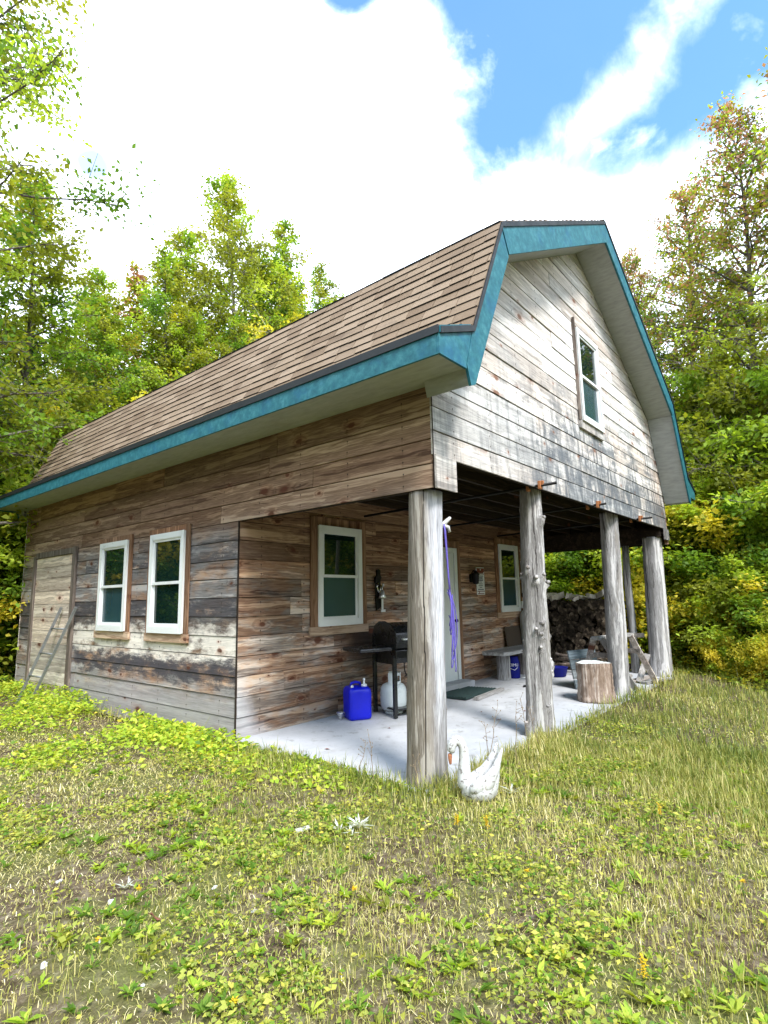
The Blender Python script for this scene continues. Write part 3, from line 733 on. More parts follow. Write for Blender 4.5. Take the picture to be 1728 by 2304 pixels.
mb = MB(111); mb.smooth = True; mb.tube([(-.06, .05, .355), (-.05, .05, .385), (.0, .05, .395), (.05, .05, .385), (.06, .05, .355)], .016, 10); mb.build('handle', M['blue'], jg)
mb = MB(112); mb.smooth = True; mb.lathe([(.034, .355), (.034, .38), (.012, .384), (.010, .42), (.015, .428), (.015, .442), (.006, .45)], (.065, -.06, 0), 16); mb.build('spigot_cap', M['white'], jg)
mb = MB(113); mb.smooth = True; mb.lathe([(.012, .35), (.016, .352), (.016, .375), (.008, .38)], (-.085, -.075, 0), 12); mb.build('vent_cap', M['white'], jg)
# little metal funnel left of the jug
fn_ = empty('metal_cup', (1.265, 2.25, fz(2.25))); tag(fn_, 'tiny silver metal cup on the floor left of the blue jug', 'cup')
mb = MB(114); mb.smooth = True; mb.lathe([(.012, 0), (.016, .0), (.020, .03), (.045, .075), (.047, .085), (.04, .08), (.012, .03)], (0, 0, 0), 16); mb.build('bowl', M['chrome'], fn_)
mb = MB(115); mb.smooth = True; mb.tube([(.04, 0, .08), (.07, 0, .07), (.065, 0, .04), (.02, 0, .03)], .004, 6); mb.build('handle', M['chrome'], fn_)
# rope on its cleat
cl = empty('rope_cleat', (.245, .135, 1.90)); tag(cl, 'cream antler-shaped rope cleat screwed to the near corner post', 'cleat')
mb = MB(116); mb.smooth = True
mb.tube([(0, .03, 0), (.01, -.02, .01), (.045, -.045, .05), (.075, -.055, .075)], [.02, .02, .017, .012], 10); mb.tube([(.01, -.02, .01), (.05, -.05, -.005), (.06, -.055, -.045)], [.018, .016, .011], 10); mb.build('horn', M['stone'], cl)
mb = MB(117); mb.box((.0, .02, .0), (.03, .02, .09)); mb.build('base_plate', M['stone'], cl)
rp = MB(118); rp.smooth = True
def ropeloop(x0, zt, zb, w, sag=.0):
    pts = []
    for k in range(25):
        a = k / 24; q = a * 2 * math.pi
        pts.append((x0 + w * math.sin(q) * (1 if a < .5 else 1) * (1 - .55 * ((math.cos(q) + 1) / 2)), .06 + .012 * math.cos(q * 2) - .02 * a, zb + (zt - zb) * (math.cos(q) + 1) / 2))
    return pts
rp.tube([(.275, .07, 1.92), (.28, .065, 1.86), (.285, .06, 1.7), (.29, .055, 1.5), (.30, .05, 1.35)], [.006, .009, .008, .007, .007], 8)
for x0, zt, zb, w in ((.295, 1.40, 1.08, .022), (.305, 1.40, 1.05, .030), (.29, 1.38, 1.12, .016), (.31, 1.36, .86, .035), (.30, 1.2, .80, .028), (.335, 1.36, .92, .045)):
    rp.tube(ropeloop(x0, zt, zb, w), .0038, 6)
rp.tube([(.30, .05, 1.35), (.32, .045, 1.2), (.315, .04, 1.0), (.325, .04, .80), (.32, .04, .77)], .0045, 6)
o = rp.build('rope', M['rope'], smooth=True, loc=(-.022, .028, 0)); tag(o, 'coil of purple rope hanging from the cleat on the near corner post', 'rope')

# wall hanging of black iron with bells
hg = empty('wall_bell', (2.215, RY - .03, 1.45)); tag(hg, 'black iron bell ornament with silver bells on the porch wall by the window', 'bell')
mb = MB(120); mb.prism([(-.035, .26), (.0, .28), (.035, .26), (.03, .20), (.055, .17), (.03, .13), (.04, .0), (.075, -.15), (.07, -.20), (-.055, -.26), (-.06, -.1), (-.05, .05), (-.08, .12), (-.07, .17), (-.03, .19)], lambda u, w, a: (u, a, w), .0, .022); mb.build('backplate', M['iron'], hg)
mb = MB(121); mb.smooth = True; mb.tube([(-.07, -.005, .16), (-.11, -.03, .10), (-.115, -.03, .02), (-.08, -.01, -.06), (-.03, 0, -.1)], .008, 8); mb.build('hook', M['iron'], hg)
mb = MB(122); mb.smooth = True; mb.lathe([(.052, -.105), (.055, -.10), (.035, -.06), (.028, -.01), (.012, .005)], (.0, -.05, 0), 18); mb.build('bell', M['chrome'], hg)
mb = MB(123); mb.smooth = True; mb.tube([(-.06, -.03, .09), (-.085, -.035, .05), (-.07, -.035, .0), (-.045, -.035, -.03)], .010, 8); mb.tube([(-.02, -.035, .05), (-.022, -.035, -.04)], .010, 8); mb.tube([(.015, -.035, .06), (.018, -.035, -.03)], .010, 8); mb.tube([(.045, -.03, .09), (.05, -.03, .05)], .012, 8); mb.build('chime', M['chrome'], hg)
mb = MB(124); mb.b2((.01, -.03, -.25), (.045, -.022, -.11)); mb.b2((.0, -.031, -.285), (.085, -.022, -.252)); mb.build('tassel', M['sign_white'], hg)
# sign
sg = empty('warning_sign', (4.905, RY - .012, 1.60)); tag(sg, 'narrow white sign with dark red header and footer beside the door', 'sign')
mb = MB(130); mb.box((0, 0, 0), (.265, .006, .46)); mb.build('plate', M['sign_white'], sg, bevel=.012)
mb = MB(131); mb.box((0, -.0045, .182), (.242, .003, .066)); mb.box((0, -.0045, .118), (.242, .003, .012)); mb.box((0, -.0045, -.172), (.242, .003, .012)); mb.box((0, -.0045, -.212), (.21, .003, .012)); mb.box((-.062, -.0045, -.192), (.014, .003, .03)); mb.build('red_band', M['sign_red'], sg)
mb = MB(132); mb.smooth = True; mb.tube([(0, -.0062, .19), (0, -.0078, .19)], .015, 16); mb.build('emblem', M['sign_white'], sg)
mb = MB(133)
def line(z, xs, h, m):
    x = -xs / 2; r = m.r
    while x < xs / 2 - .006:
        w = r.uniform(.007, .016); m.b2((x, -.0055, z - h / 2), (min(x + w, xs / 2), -.0035, z + h / 2)); x += w + .005
for z, w, h in ((.082, .19, .016), (.05, .15, .026), (.014, .16, .024), (-.018, .09, .012), (-.05, .11, .014), (-.08, .15, .012), (-.108, .08, .012), (-.142, .19, .016)): line(z, w, h, mb)
mb.build('lettering', M['sign_ink'], sg)
mb = MB(134)
line(.140, .21, .02, mb); mb.build('header_lettering', M['sign_red'], sg)
# black lantern
ln = empty('wall_lantern', (4.60, RY - .02, 1.64)); tag(ln, 'small black lantern on the porch wall between door and sign', 'lantern')
mb = MB(135); mb.box((0, .005, .0), (.09, .025, .14)); mb.build('mount', M['iron'], ln, bevel=.01)
mb = MB(136); mb.smooth = True; mb.lathe([(.02, -.10), (.05, -.09), (.06, .05), (.075, .06), (.04, .10), (.012, .13)], (0, -.08, 0), 8); mb.build('housing', M['iron'], ln)
mb = MB(137); mb.smooth = True; mb.tube([(0, .0, .08), (0, -.05, .13), (0, -.08, .125)], .008, 8); mb.build('arm', M['iron'], ln)
# bench
bn = empty('bench', (5.42, 2.19, fz(2.2))); tag(bn, 'rough plank bench on two log legs along the porch wall', 'bench')
mb = MB(140); mb.prism([(-.72, -.21), (-.55, -.245), (.1, -.23), (.72, -.21), (.74, .2), (.2, .215), (-.5, .2), (-.76, .16)], lambda u, w, a: (u, w, a), .405, .46); mb.build('seat', M['greyplank'], bn, bevel=.008)
for i, x in enumerate((-.42, .38)):
    mb = MB(141 + i); mb.smooth = True; rr = [.118, .112, .110, .113, .108]
    mb.tube([(x, -.03, z) for z in (0, .1, .2, .3, .404)], rr, 18); mb.build('leg', M['post'], bn, smooth=60)
# navy canister with white letters
cn = empty('blue_can', (5.30, 2.02, fz(2.02))); cn.location = (5.27, 2.12, fz(2.1)); tag(cn, 'dark blue can with white lettering under the bench', 'can')
mb = MB(143); mb.smooth = True; mb.lathe([(.10, .0), (.105, .01), (.103, .25), (.088, .30), (.08, .345), (.02, .352)], (0, 0, 0), 24); mb.build('can_body', M['navy'], cn, smooth=50)
fc = bpy.data.curves.new('lettering', 'FONT'); fc.body = 'S.3IMU'; fc.size = .066; fc.align_x = 'CENTER'; fc.extrude = .001; fc.space_character = .9
fo = bpy.data.objects.new('lettering', fc); C.objects.link(fo); dg = bpy.context.evaluated_depsgraph_get()
fm = bpy.data.meshes.new_from_object(fo.evaluated_get(dg)); bpy.data.objects.remove(fo)
fm.materials.clear(); fm.materials.append(M['sign_white'])
ad = math.atan2(-2.338 - 2.12, -3.456 - 5.27)
for v in fm.vertices:        # wrap the letters round the can
    q = ad + v.co.x / .106; v.co = Vector((math.cos(q) * (.1065 + v.co.z), math.sin(q) * (.1065 + v.co.z), .195 + v.co.y))
lo = bpy.data.objects.new('lettering', fm); link(lo, cn)
mb = MB(144); mb.smooth = True
zig = [(-.095, .170), (-.06, .165), (.02, .135), (.045, .155), (.07, .175)]
mb.tube([(math.cos(ad + u / .106) * .107, math.sin(ad + u / .106) * .107, z) for u, z in zig], .005, 6); mb.build('stripe', M['sign_white'], cn)
mb = MB(145); mb.b2((-.02, -.15, .0), (.06, -.11, .016)); o = mb.build('wood_chip', M['sign_white'], loc=(5.30, 2.10, fz(2.05)), bevel=.003); tag(o, 'white scrap of wood on the floor before the blue can', 'wood scrap')
# brown board leaning behind the bench, white water heater tank, conduit, box
o = MB(146); o.box((0, 0, 0), (.86, .016, .62), Matrix.Rotation(R_(-8), 3, 'X')); ob = o.build('hardboard_sheet', M['board'], loc=(6.06, 2.395, .49)); tag(ob, 'dark brown hardboard sheet leaning on the wall behind the bench', 'board')
tw = empty('gas_cylinder', (6.34, 2.27, 0)); tag(tw, 'tall white gas cylinder standing at the far end of the porch wall', 'gas cylinder')
mb = MB(147); mb.smooth = True; mb.lathe([(.15, 0), (.185, .02), (.19, .08), (.19, .95), (.17, 1.03), (.11, 1.08), (.04, 1.095)], (0, 0, 0), 32); mb.build('tank_body', M['tank'], tw)
mb = MB(148); mb.smooth = True; mb.lathe([(.03, 1.09), (.03, 1.14), (.045, 1.145), (.045, 1.18), (.01, 1.19)], (0, 0, 0), 14); mb.build('valve', M['chrome'], tw)
cd = empty('conduit', (6.46, RY - .03, 1.38)); tag(cd, 'thin pale conduit pipe running up the wall above the gas cylinder', 'pipe')
mb = MB(149); mb.smooth = True; mb.tube([(0, 0, 0), (0, 0, .62)], .022, 10); mb.build('pipe', M['white'], cd)
mb = MB(150); mb.box((0, 0, -.03), (.12, .06, .07)); mb.build('regulator', M['iron'], cd, bevel=.01)
eb = empty('outlet_box', (6.40, RY - .035, 1.17)); tag(eb, 'small white electric box on the wall above the gas cylinder', 'electric box')
mb = MB(151); mb.box((0, 0, 0), (.15, .07, .13)); mb.build('housing', M['white'], eb, bevel=.01)
mb = MB(152); mb.smooth = True; mb.tube([(.03, -.035, 0), (.03, -.07, 0)], .03, 14); mb.build('knob', M['iron'], eb)
# door mat
mt = MB(153)
mt.box((0, 0, .012), (.92, .50, .02))
for k in range(11): mt.box((0, -.23 + k * .046, .026), (.90, .022, .012))
o = mt.build('door_mat', M['mat'], loc=(3.52, 1.98, fz(1.98) + .004)); o.rotation_euler = (-.02, 0, R_(3)); tag(o, 'dark green ribbed rubber mat in front of the white door', 'door mat')
mt = MB(1531); mt.box((0, 0, .02), (.9, .07, .04)); o = mt.build('loose_batten', M['greyplank'], loc=(3.62, 1.66, fz(1.66) + .002)); o.rotation_euler = (0, 0, R_(6)); tag(o, 'grey wooden batten lying along the front of the door mat', 'batten')
# drain
dn = MB(154); dn.prism([(-.17, 0), (0, -.07), (.17, 0), (0, .07)], lambda u, w, a: (u, w, a), 0, .006)
o = dn.build('floor_grate', M['iron'], loc=(4.65, 1.58, fz(1.58) + .003)); tag(o, 'flat dark iron grate on the porch floor behind the knotty post', 'grate')
# stump
st = empty('chopping_stump', (4.15, .38, fz(.38))); tag(st, 'thick brown bark stump with pale sawn top at the porch edge', 'stump')
mb = MB(155); mb.smooth = True; vs = []; seg, nz = 56, 16; r = random.Random(4)
for i in range(nz + 1):
    z = .49 * i / nz
    for k in range(seg):
        a = 2 * math.pi * k / seg; q = .212 + .012 * math.sin(3 * a) + .010 * math.sin(7 * a + .6) + .016 * max(0, 1 - z * 6) + r.uniform(-.007, .007) + (.012 * math.sin(23 * a + z * 3))
        vs.append((q * math.cos(a), q * math.sin(a), z + (.006 * math.sin(2 * a) if i == nz else 0)))
mb.add(vs, [(i * seg + k, i * seg + (k + 1) % seg, (i + 1) * seg + (k + 1) % seg, (i + 1) * seg + k) for i in range(nz) for k in range(seg)] + [tuple(reversed(range(seg)))])
mb.build('bark', M['stumpbark'], st)
mb = MB(156); mb.add([(v[0] * .995, v[1] * .995, v[2] - .002) for v in vs[nz * seg:]], [tuple(range(seg))]); mb.build('cut_top', M['endgrain'], st)
# sawhorse / chair of planks behind the third post
sh = empty('sawhorse', (5.35, .45, fz(.4))); tag(sh, 'pale grey wooden sawhorse behind the smooth porch post', 'sawhorse')
mb = MB(157); mb.bar((-.50, .14, .745), (.52, -.08, .745), .10, .05); mb.build('top_beam', M['greyplank'], sh, bevel=.004)
for i, (a, b) in enumerate((((.42, -.09, .735), (.66, -.34, .03)), ((.46, .02, .735), (.72, .26, .02)), ((-.42, .06, .735), (-.24, -.30, .03)), ((-.42, .18, .735), (-.30, .44, .02)))):
    mb = MB(158 + i); mb.bar(a, b, .085, .035, (1, 0, 0)); mb.build('leg', M['greyplank'], sh, bevel=.003)
for a, b in (((.44, -.22, .50), (.54, .2, .50)), ((-.40, -.06, .50), (-.36, .3, .50))):
    mb = MB(162); mb.bar(a, b, .025, .07); mb.build('brace', M['greyplank'], sh)
bp = MB(163)
for k in range(4): bp.box((0, 0, .14 * k + .07), (.62, .022, .132))
o = bp.build('slatted_panel', M['bluegrey'], loc=(5.10, .80, fz(.8) + .0)); o.rotation_euler = (R_(-12), 0, R_(-18)); tag(o, 'blue grey slatted panel leaning behind the stump and sawhorse', 'panel')
for i, (x, y, rz, l, lab) in enumerate(((6.05, .42, -8, 1.1, 'longest grey plank lying on the floor beneath the sawhorse'), (6.1, .62, 5, .9, 'short grey plank lying behind the longest one by the far post'), (6.25, .16, -14, .75, 'pale plank end lying nearest the lawn beside the far post'))):
    mb = MB(170 + i); mb.box((0, 0, .018), (l, .11, .034)); o = mb.build('loose_plank', M['greyplank'], loc=(x, y, fz(y) + .004), bevel=.003); o.rotation_euler = (0, 0, R_(rz)); tag(o, lab, 'plank', 'planks lying under the sawhorse')
mb = MB(174); mb.bar((0, 0, 0), (.24, -.10, .40), .085, .035, (1, 0, 0)); o = mb.build('leaning_plank', M['greyplank'], loc=(5.95, .34, fz(.3) + .02)); tag(o, 'short pale plank propped upright between the legs of the sawhorse', 'plank')
# pole by the woodpile
mb = MB(175); mb.smooth = True; mb.tube([(0, 0, -.12), (.01, 0, .8), (-.01, .01, 1.6), (0, 0, 2.19)], [.075, .068, .064, .06], 16); o = mb.build('thin_pole', M['bark'], loc=(W - .10, .70, 0)); tag(o, 'thin brown pole standing at the end of the woodpile', 'pole')
mb = MB(176); mb.bar((-.02, -.22, .62), (.02, .24, .60), .03, .07); o = mb.build('nailed_brace', M['greyplank'], loc=(W - .20, .70, 0)); tag(o, 'short wooden brace nailed across the thin pole', 'brace')
# basin and sticks behind knotty post
bs = MB(177); bs.smooth = True; bs.lathe([(.13, 0), (.15, .01), (.185, .15), (.19, .155), (.175, .15), (.14, .02)], (0, 0, 0), 24); o = bs.build('black_basin', M['navy'], loc=(5.85, 1.62, fz(1.6))); tag(o, 'dark basin on the floor in front of the woodpile', 'basin')
stk = ['long forked stick resting against the woodpile', 'thick grey stick lying lowest before the woodpile', 'bent grey stick leaning on the firewood', 'thin stick slanting down towards the stump', 'short crooked stick among the kindling', 'pale stick lying across the kindling heap']
for i in range(6):
    r = random.Random(i + 3); mb = MB(180 + i); mb.smooth = True
    a = Vector((r.uniform(-.15, .15), r.uniform(.3, .55), r.uniform(.02, .35))); b = Vector((r.uniform(-.3, .1), r.uniform(-.65, -.35), r.uniform(.02, .10)))
    pts = [a.lerp(b, k / 6) + Vector((r.uniform(-.03, .03), r.uniform(-.03, .03), .05 * math.sin(k / 6 * 3.1) + r.uniform(-.01, .02))) for k in range(7)]
    mb.tube(pts, [.026 - .0025 * k for k in range(7)], 8)
    q = pts[3]; mb.tube([q, q + Vector((r.uniform(-.15, .15), -.15, .10)), q + Vector((r.uniform(-.2, .2), -.32, .14))], [.014, .010, .005], 6)
    o = mb.build('stick', M['twig'], loc=(6.2 + .07 * i, 1.25 + .05 * i, fz(1.2) + .03)); tag(o, stk[i], 'stick', 'loose sticks in front of the woodpile')
# firewood: every split log is a thing
def split_log(kind, rad, ln, seed):
    r = random.Random(seed); mb = MB(seed)
    if kind == 0: poly = [(rad * math.cos(a) * r.uniform(.92, 1.05), rad * math.sin(a) * r.uniform(.92, 1.05)) for a in [i * 2 * math.pi / 10 for i in range(10)]]
    elif kind == 1:
        poly = [(-rad * 1.0, -rad * .35)] + [(rad * 1.05 * math.cos(a), -rad * .35 + rad * 1.15 * math.sin(a)) for a in [k * math.pi / 6 for k in range(0, 7)]]
        poly = poly[1:]
    else: poly = [(-.2 * rad, -.75 * rad)] + [(-.2 * rad + 1.6 * rad * math.cos(a), -.75 * rad + 1.6 * rad * math.sin(a)) for a in [k * math.pi / 10 + .1 for k in range(0, 5)]]
    n = len(poly)
    mb.prism(poly, lambda u, w, a: (a, u, w), -ln / 2, ln / 2)
    mb.m = [1, 1] + [0 if kind == 0 else (0 if 0 < i < n - 1 else 1) for i in range(n)]
    me = mb.build('split_log', [M['logbark'], M['logend']], bevel=.006)
    return me
protos = [split_log(k % 3, .062 + .012 * (k % 4), .40, 300 + k) for k in range(9)]
pale = []
for k in (1, 2, 4):
    q = protos[k].data.copy(); q.materials.clear(); q.materials.append(M['loglit']); q.materials.append(M['loglit']); pale.append(q)
first = set(); r = random.Random(11); cnt = 0
rows = 11
for i in range(rows):
    z = .07 + i * .112
    ny = 13; y0 = .90 - (.03 if i < 9 else -.02 * i); 
    for j in range(ny):
        y = .86 + (j + .5 * (i % 2)) * .122 + r.uniform(-.012, .012)
        if y > 2.36: continue
        k = r.randrange(9)
        if k not in first: o = protos[k]; first.add(k)
        else: o = protos[k].copy(); C.objects.link(o)
        o.location = (6.93 + r.uniform(-.035, .035), y, fz(y) + z + r.uniform(-.008, .008) + .01 * math.sin(y * 3))
        o.rotation_euler = (r.uniform(0, 6.28), r.uniform(-.03, .03), r.uniform(-.04, .04))
        if i == rows - 1: tag(o, 'split log on the pale sunlit top row of the woodpile', 'firewood log', 'split logs along the top of the woodpile')
        else: tag(o, 'split log stacked in the shaded body of the woodpile', 'firewood log', 'split logs stacked in the woodpile')
        cnt += 1
for k, o in enumerate(protos):
    if k not in first: bpy.data.objects.remove(o)
for j in range(9):       # logs tossed crosswise on top, tipped up
    o = protos[sorted(first)[j % len(first)]].copy(); C.objects.link(o); y = .95 + j * .165
    o.location = (6.88 + r.uniform(-.05, .05), y, fz(y) + .07 + rows * .112 + r.uniform(-.01, .03)); o.rotation_euler = (r.uniform(0, 6), r.uniform(-.3, .3), r.uniform(-.8, .8)); o.scale = (.75, .8, .8); o.data = pale[j % 3]
    tag(o, 'split log on the pale sunlit top row of the woodpile', 'firewood log', 'split logs along the top of the woodpile')

# ladder on the left wall
ld = empty('metal_ladder', (0, 0, 0)); tag(ld, 'short grey metal ladder leaning against the old boarded door', 'ladder')
A0, A1 = Vector((-.40, 7.22, -.09)), Vector((-.05, 6.74, 1.31)); B0, B1 = Vector((-.36, 6.86, -.09)), Vector((-.05, 6.22, 1.31))
for a, b in ((A0, A1), (B0, B1)):
    mb = MB(190); mb.bar(a, b, .035, .022, (0, 1, 0)); mb.build('rail', M['aluminium'], ld)
for t in (.04, .30, .53, .78):
    mb = MB(191); mb.smooth = True; mb.tube([A0.lerp(A1, t), B0.lerp(B1, t)], .013, 8); mb.build('rung', M['aluminium'], ld)

# ------------------------------------------------------------------ swan
sw = empty('swan_planter', (.10, -.20, float(gh(.1, -.2)))); sw.rotation_euler = (0, 0, R_(-50)); sw.scale = (.74, .80, .98)
tag(sw, 'chipped white concrete swan planter in the grass by the near corner post', 'planter')
def skin_mesh(name, chains, mat, parent, sub=2):
    vs, es, rs = [], [], []
    for ch in chains:
        b = len(vs)
        for i, (p, q) in enumerate(ch):
            vs.append(p); rs.append(q)
            if i: es.append((b + i - 1, b + i))
    me = bpy.data.meshes.new(name); me.from_pydata(vs, es, []); me.update()
    o = bpy.data.objects.new(name, me); link(o, parent)
    sk = o.modifiers.new('skin', 'SKIN'); sk.use_smooth_shade = True
    for i, q in enumerate(rs): me.skin_vertices[0].data[i].radius = (q, q) if not isinstance(q, tuple) else q
    me.skin_vertices[0].data[0].use_root = True
    sb = o.modifiers.new('sub', 'SUBSURF'); sb.levels = sub; sb.render_levels = sub
    dg = bpy.context.evaluated_depsgraph_get(); m2 = bpy.data.meshes.new_from_object(o.evaluated_get(dg)); o.modifiers.clear(); o.data = m2
    m2.materials.clear(); m2.materials.append(mat); m2.polygons.foreach_set('use_smooth', [True] * len(m2.polygons)); return o
# body: a bowl drawn into a raised tail, front (neck) at -x
mb = MB(200); mb.smooth = True
secs = [(-.15, .05, .03, .11), (-.12, .10, .0, .19), (-.05, .135, -.02, .17), (.04, .14, -.02, .17), (.12, .125, -.01, .20), (.17, .10, .03, .27), (.20, .065, .12, .32), (.205, .02, .20, .335)]
seg = 24; vs = []
for x, hw, zb, zt in secs:
    for k in range(seg):
        a = 2 * math.pi * k / seg; s_ = math.sin(a); c_ = math.cos(a)
        z = (zb + zt) / 2 + (zt - zb) / 2 * s_
        if s_ > .35: z -= (s_ - .35) * (zt - zb) * .55 * (1 if -.1 < x < .13 else .25)      # hollow back for the plants
        vs.append((x, hw * c_ * (1 + .05 * math.sin(5 * x * 9)), z))
n = len(secs)
mb.add(vs, [(i * seg + k, i * seg + (k + 1) % seg, (i + 1) * seg + (k + 1) % seg, (i + 1) * seg + k) for i in range(n - 1) for k in range(seg)] + [tuple(reversed(range(seg))), tuple(range((n - 1) * seg, n * seg))])
mb.build('body', M['swan'], sw)
for sgn in (-1, 1):    # folded wings rising at the back
    mb = MB(201); mb.smooth = True; vs = []
    for i, (x, z, h) in enumerate(((-.09, .07, .05), (-.02, .08, .10), (.06, .10, .13), (.13, .15, .15), (.19, .24, .12), (.225, .32, .03))):
        for k in range(12):
            a = 2 * math.pi * k / 12; vs.append((x, sgn * (.118 - .10 * max(0, x - .08)) + .026 * math.cos(a), z + h / 2 * math.sin(a) + .03))
    mb.add(vs, [(i * 12 + k, i * 12 + (k + 1) % 12, (i + 1) * 12 + (k + 1) % 12, (i + 1) * 12 + k) for i in range(5) for k in range(12)] + [tuple(reversed(range(12))), tuple(range(60, 72))]); mb.build('wing', M['swan'], sw)
skin_mesh('neck', [[((-.11, 0, .06), .085), ((-.125, 0, .15), .072), ((-.115, 0, .25), .057), ((-.115, 0, .33), .049), ((-.14, 0, .392), .046), ((-.19, 0, .405), .045), ((-.232, 0, .365), .050), ((-.248, 0, .310), .042)]], M['swan'], sw)
skin_mesh('beak', [[((-.248, 0, .315), .024), ((-.25, 0, .27), .020), ((-.245, 0, .235), .011)]], M['beak'], sw)

# ------------------------------------------------------------------ plants
def leaves(P, D, N, ln, wd, fold=.12):
    """arrays: base point, direction, approximate normal, length, width -> quads"""
    D = D / np.linalg.norm(D, axis=1, keepdims=True); S = np.cross(D, N); S /= (np.linalg.norm(S, axis=1, keepdims=True) + 1e-9); Nn = np.cross(S, D)
    l = ln[:, None]; w = wd[:, None]
    mid = P + D * l * .45
    V = np.stack([P, mid + S * w * .5 + Nn * l * fold, P + D * l - Nn * l * fold * .6, mid - S * w * .5 + Nn * l * fold], 1)
    return V.reshape(-1, 3), np.arange(len(P) * 4).reshape(-1, 4)
PAL = {'green': np.array([(.042, .088, .010), (.072, .128, .014), (.120, .180, .020)]),
       'olive': np.array([(.070, .088, .010), (.115, .130, .014), (.180, .185, .024)]),
       'lime': np.array([(.092, .155, .014), (.165, .225, .022), (.280, .310, .045)]),
       'gold': np.array([(.200, .200, .020), (.310, .270, .030), (.420, .350, .050)]),
       'red': np.array([(.125, .080, .045), (.190, .090, .070), (.260, .140, .120)]),
       'dark': np.array([(.020, .045, .016), (.032, .065, .022), (.050, .085, .030)])}
def pick(g, pal, n, t=None):
    t = g.random(n) if t is None else np.clip(t, 0, 1); p = PAL[pal]; i = t * 2; k = np.minimum(i.astype(int), 1); f = (i - k)[:, None]
    return p[k] * (1 - f) + p[k + 1] * f
def tree_proto(seed, H, base, Rm, nl, per, leaf, pals, kind='tall', trunk_r=.11, mat='trunk', tip=None):
    """returns (trunk mesh object, crown mesh object); pals: list of (palette, weight)"""
    g = np.random.default_rng(seed); r = random.Random(seed)
    tb = MB(seed); tb.smooth = True
    n = 9; ang = r.uniform(0, 6.28)
    tp = [Vector((.035 * H * math.sin(ang + i * .8) * (i / n) * .5, .035 * H * math.cos(ang * 1.3 + i * .7) * (i / n) * .5, H * i / n)) for i in range(n + 1)]
    tp[0].z = -.3
    tb.tube(tp, [trunk_r * (1 - .93 * (i / n) ** .8) for i in range(n + 1)], 8)
    def at(z):
        f = max(0, min(z / H, .9999)) * n; i = int(f); return tp[i].lerp(tp[i + 1], f - i) if i else Vector((0, 0, z))
    Ps, Ds, Ts, Bs = [], [], [], []
    for i in range(nl):
        t = (i + r.random() * .8) / nl; z = H * (base + (.985 - base) * t)
        if kind == 'tall': prof = (1 - t) ** .75 * (.6 + .4 * min(1, t * 4)) + .07
        elif kind == 'broad': prof = math.sin(math.pi * min(1, .18 + .80 * t)) ** .8 + .06
        elif kind == 'spruce': prof = (1 - t) * .97 + .04
        else: prof = math.sin(math.pi * min(1, .3 + .68 * t)) ** .6 + .1
        ln = Rm * prof * r.uniform(.55, 1.12); az = i * 2.39996 + r.uniform(-.4, .4)
        el = {'tall': .42, 'broad': .45, 'spruce': -.18, 'bush': .5}[kind] * r.uniform(.5, 1.3) + (.35 * t if kind != 'spruce' else .3 * t)
        p0 = at(z); d = Vector((math.cos(az) * math.cos(el), math.sin(az) * math.cos(el), math.sin(el)))
        pts = [p0]; q = p0.copy(); m = 5
        for k in range(m):
            dd = d + Vector((r.uniform(-.25, .25), r.uniform(-.25, .25), r.uniform(-.16, .12) - .10 * k * (1 if kind != 'spruce' else -.5)))
            q = q + dd.normalized() * ln / m; pts.append(q.copy())
        tb.tube(pts, [max(.006, trunk_r * .30 * (1 - t * .6)) * (1 - .8 * k / m) for k in range(m + 1)], 5, False)
        shade = r.random(); lp = r.random()
        ns = max(4, int(per * (ln / Rm) + 3))
        for s in range(ns):
            f = r.uniform(.15, 1.0) ** .75 * m; k = min(int(f), m - 1); c = pts[k].lerp(pts[k + 1], f - k)
            tw = Vector((r.gauss(0, 1), r.gauss(0, 1), r.gauss(0, .45))).normalized() * ln * r.uniform(.08, .30)
            if kind != 'spruce' and H > 5: tb.tube([c, c + tw * 1.12], [.007, .003], 3, False)
            c2 = c + tw; cnt = r.randint(9, 15)
            if kind == 'spruce': cnt = 16
            Ps.append(np.array(c)[None] + np.array(tw)[None] * g.random((cnt, 1)) * 1.15 + g.normal(0, .085, (cnt, 3)) * (1 if kind != 'spruce' else .5))
            dr = np.array(tw)[None] * 1.2 / max(tw.length, .01) + g.normal(0, .75, (cnt, 3)); dr[:, 2] -= .25
            Ds.append(dr); Ts.append(np.clip(shade * .62 + g.normal(.2, .13, cnt), 0, 1)); Bs.append(np.full(cnt, lp) + (0 if tip is None else 0))
    P = np.concatenate(Ps); D = np.concatenate(Ds); T = np.concatenate(Ts); Bq = np.concatenate(Bs); N = len(P)
    nrm = g.normal(0, .55, (N, 3)); nrm[:, 2] += 1
    ll = leaf * g.uniform(.7, 1.25, N)
    V, F = leaves(P, D, nrm, ll, ll * (.62 if kind != 'spruce' else .2))
    col = np.zeros((N, 3)); acc = 0; tot = sum(w for _, w in pals)
    for pal, w in pals:
        lo, hi = acc / tot, (acc + w) / tot; acc += w
        m = (Bq >= lo) & (Bq < hi + 1e-9); col[m] = pick(g, pal, m.sum(), T[m])
    if tip:      # autumn colour climbs towards the top
        pr = np.clip((P[:, 2] / H - tip[1]) / (1 - tip[1]), 0, 1) * tip[2]
        m = g.random(N) < pr; col[m] = pick(g, tip[0], m.sum())
    tr = tb.build('trunk', M[mat])
    cr = np_mesh('crown', V, F, M['leaf'], np.repeat(col, 4, 0))
    return tr, cr, H
HID = []
def proto(*a, **k):
    t = tree_proto(*a, **k); HID.append(t); return t
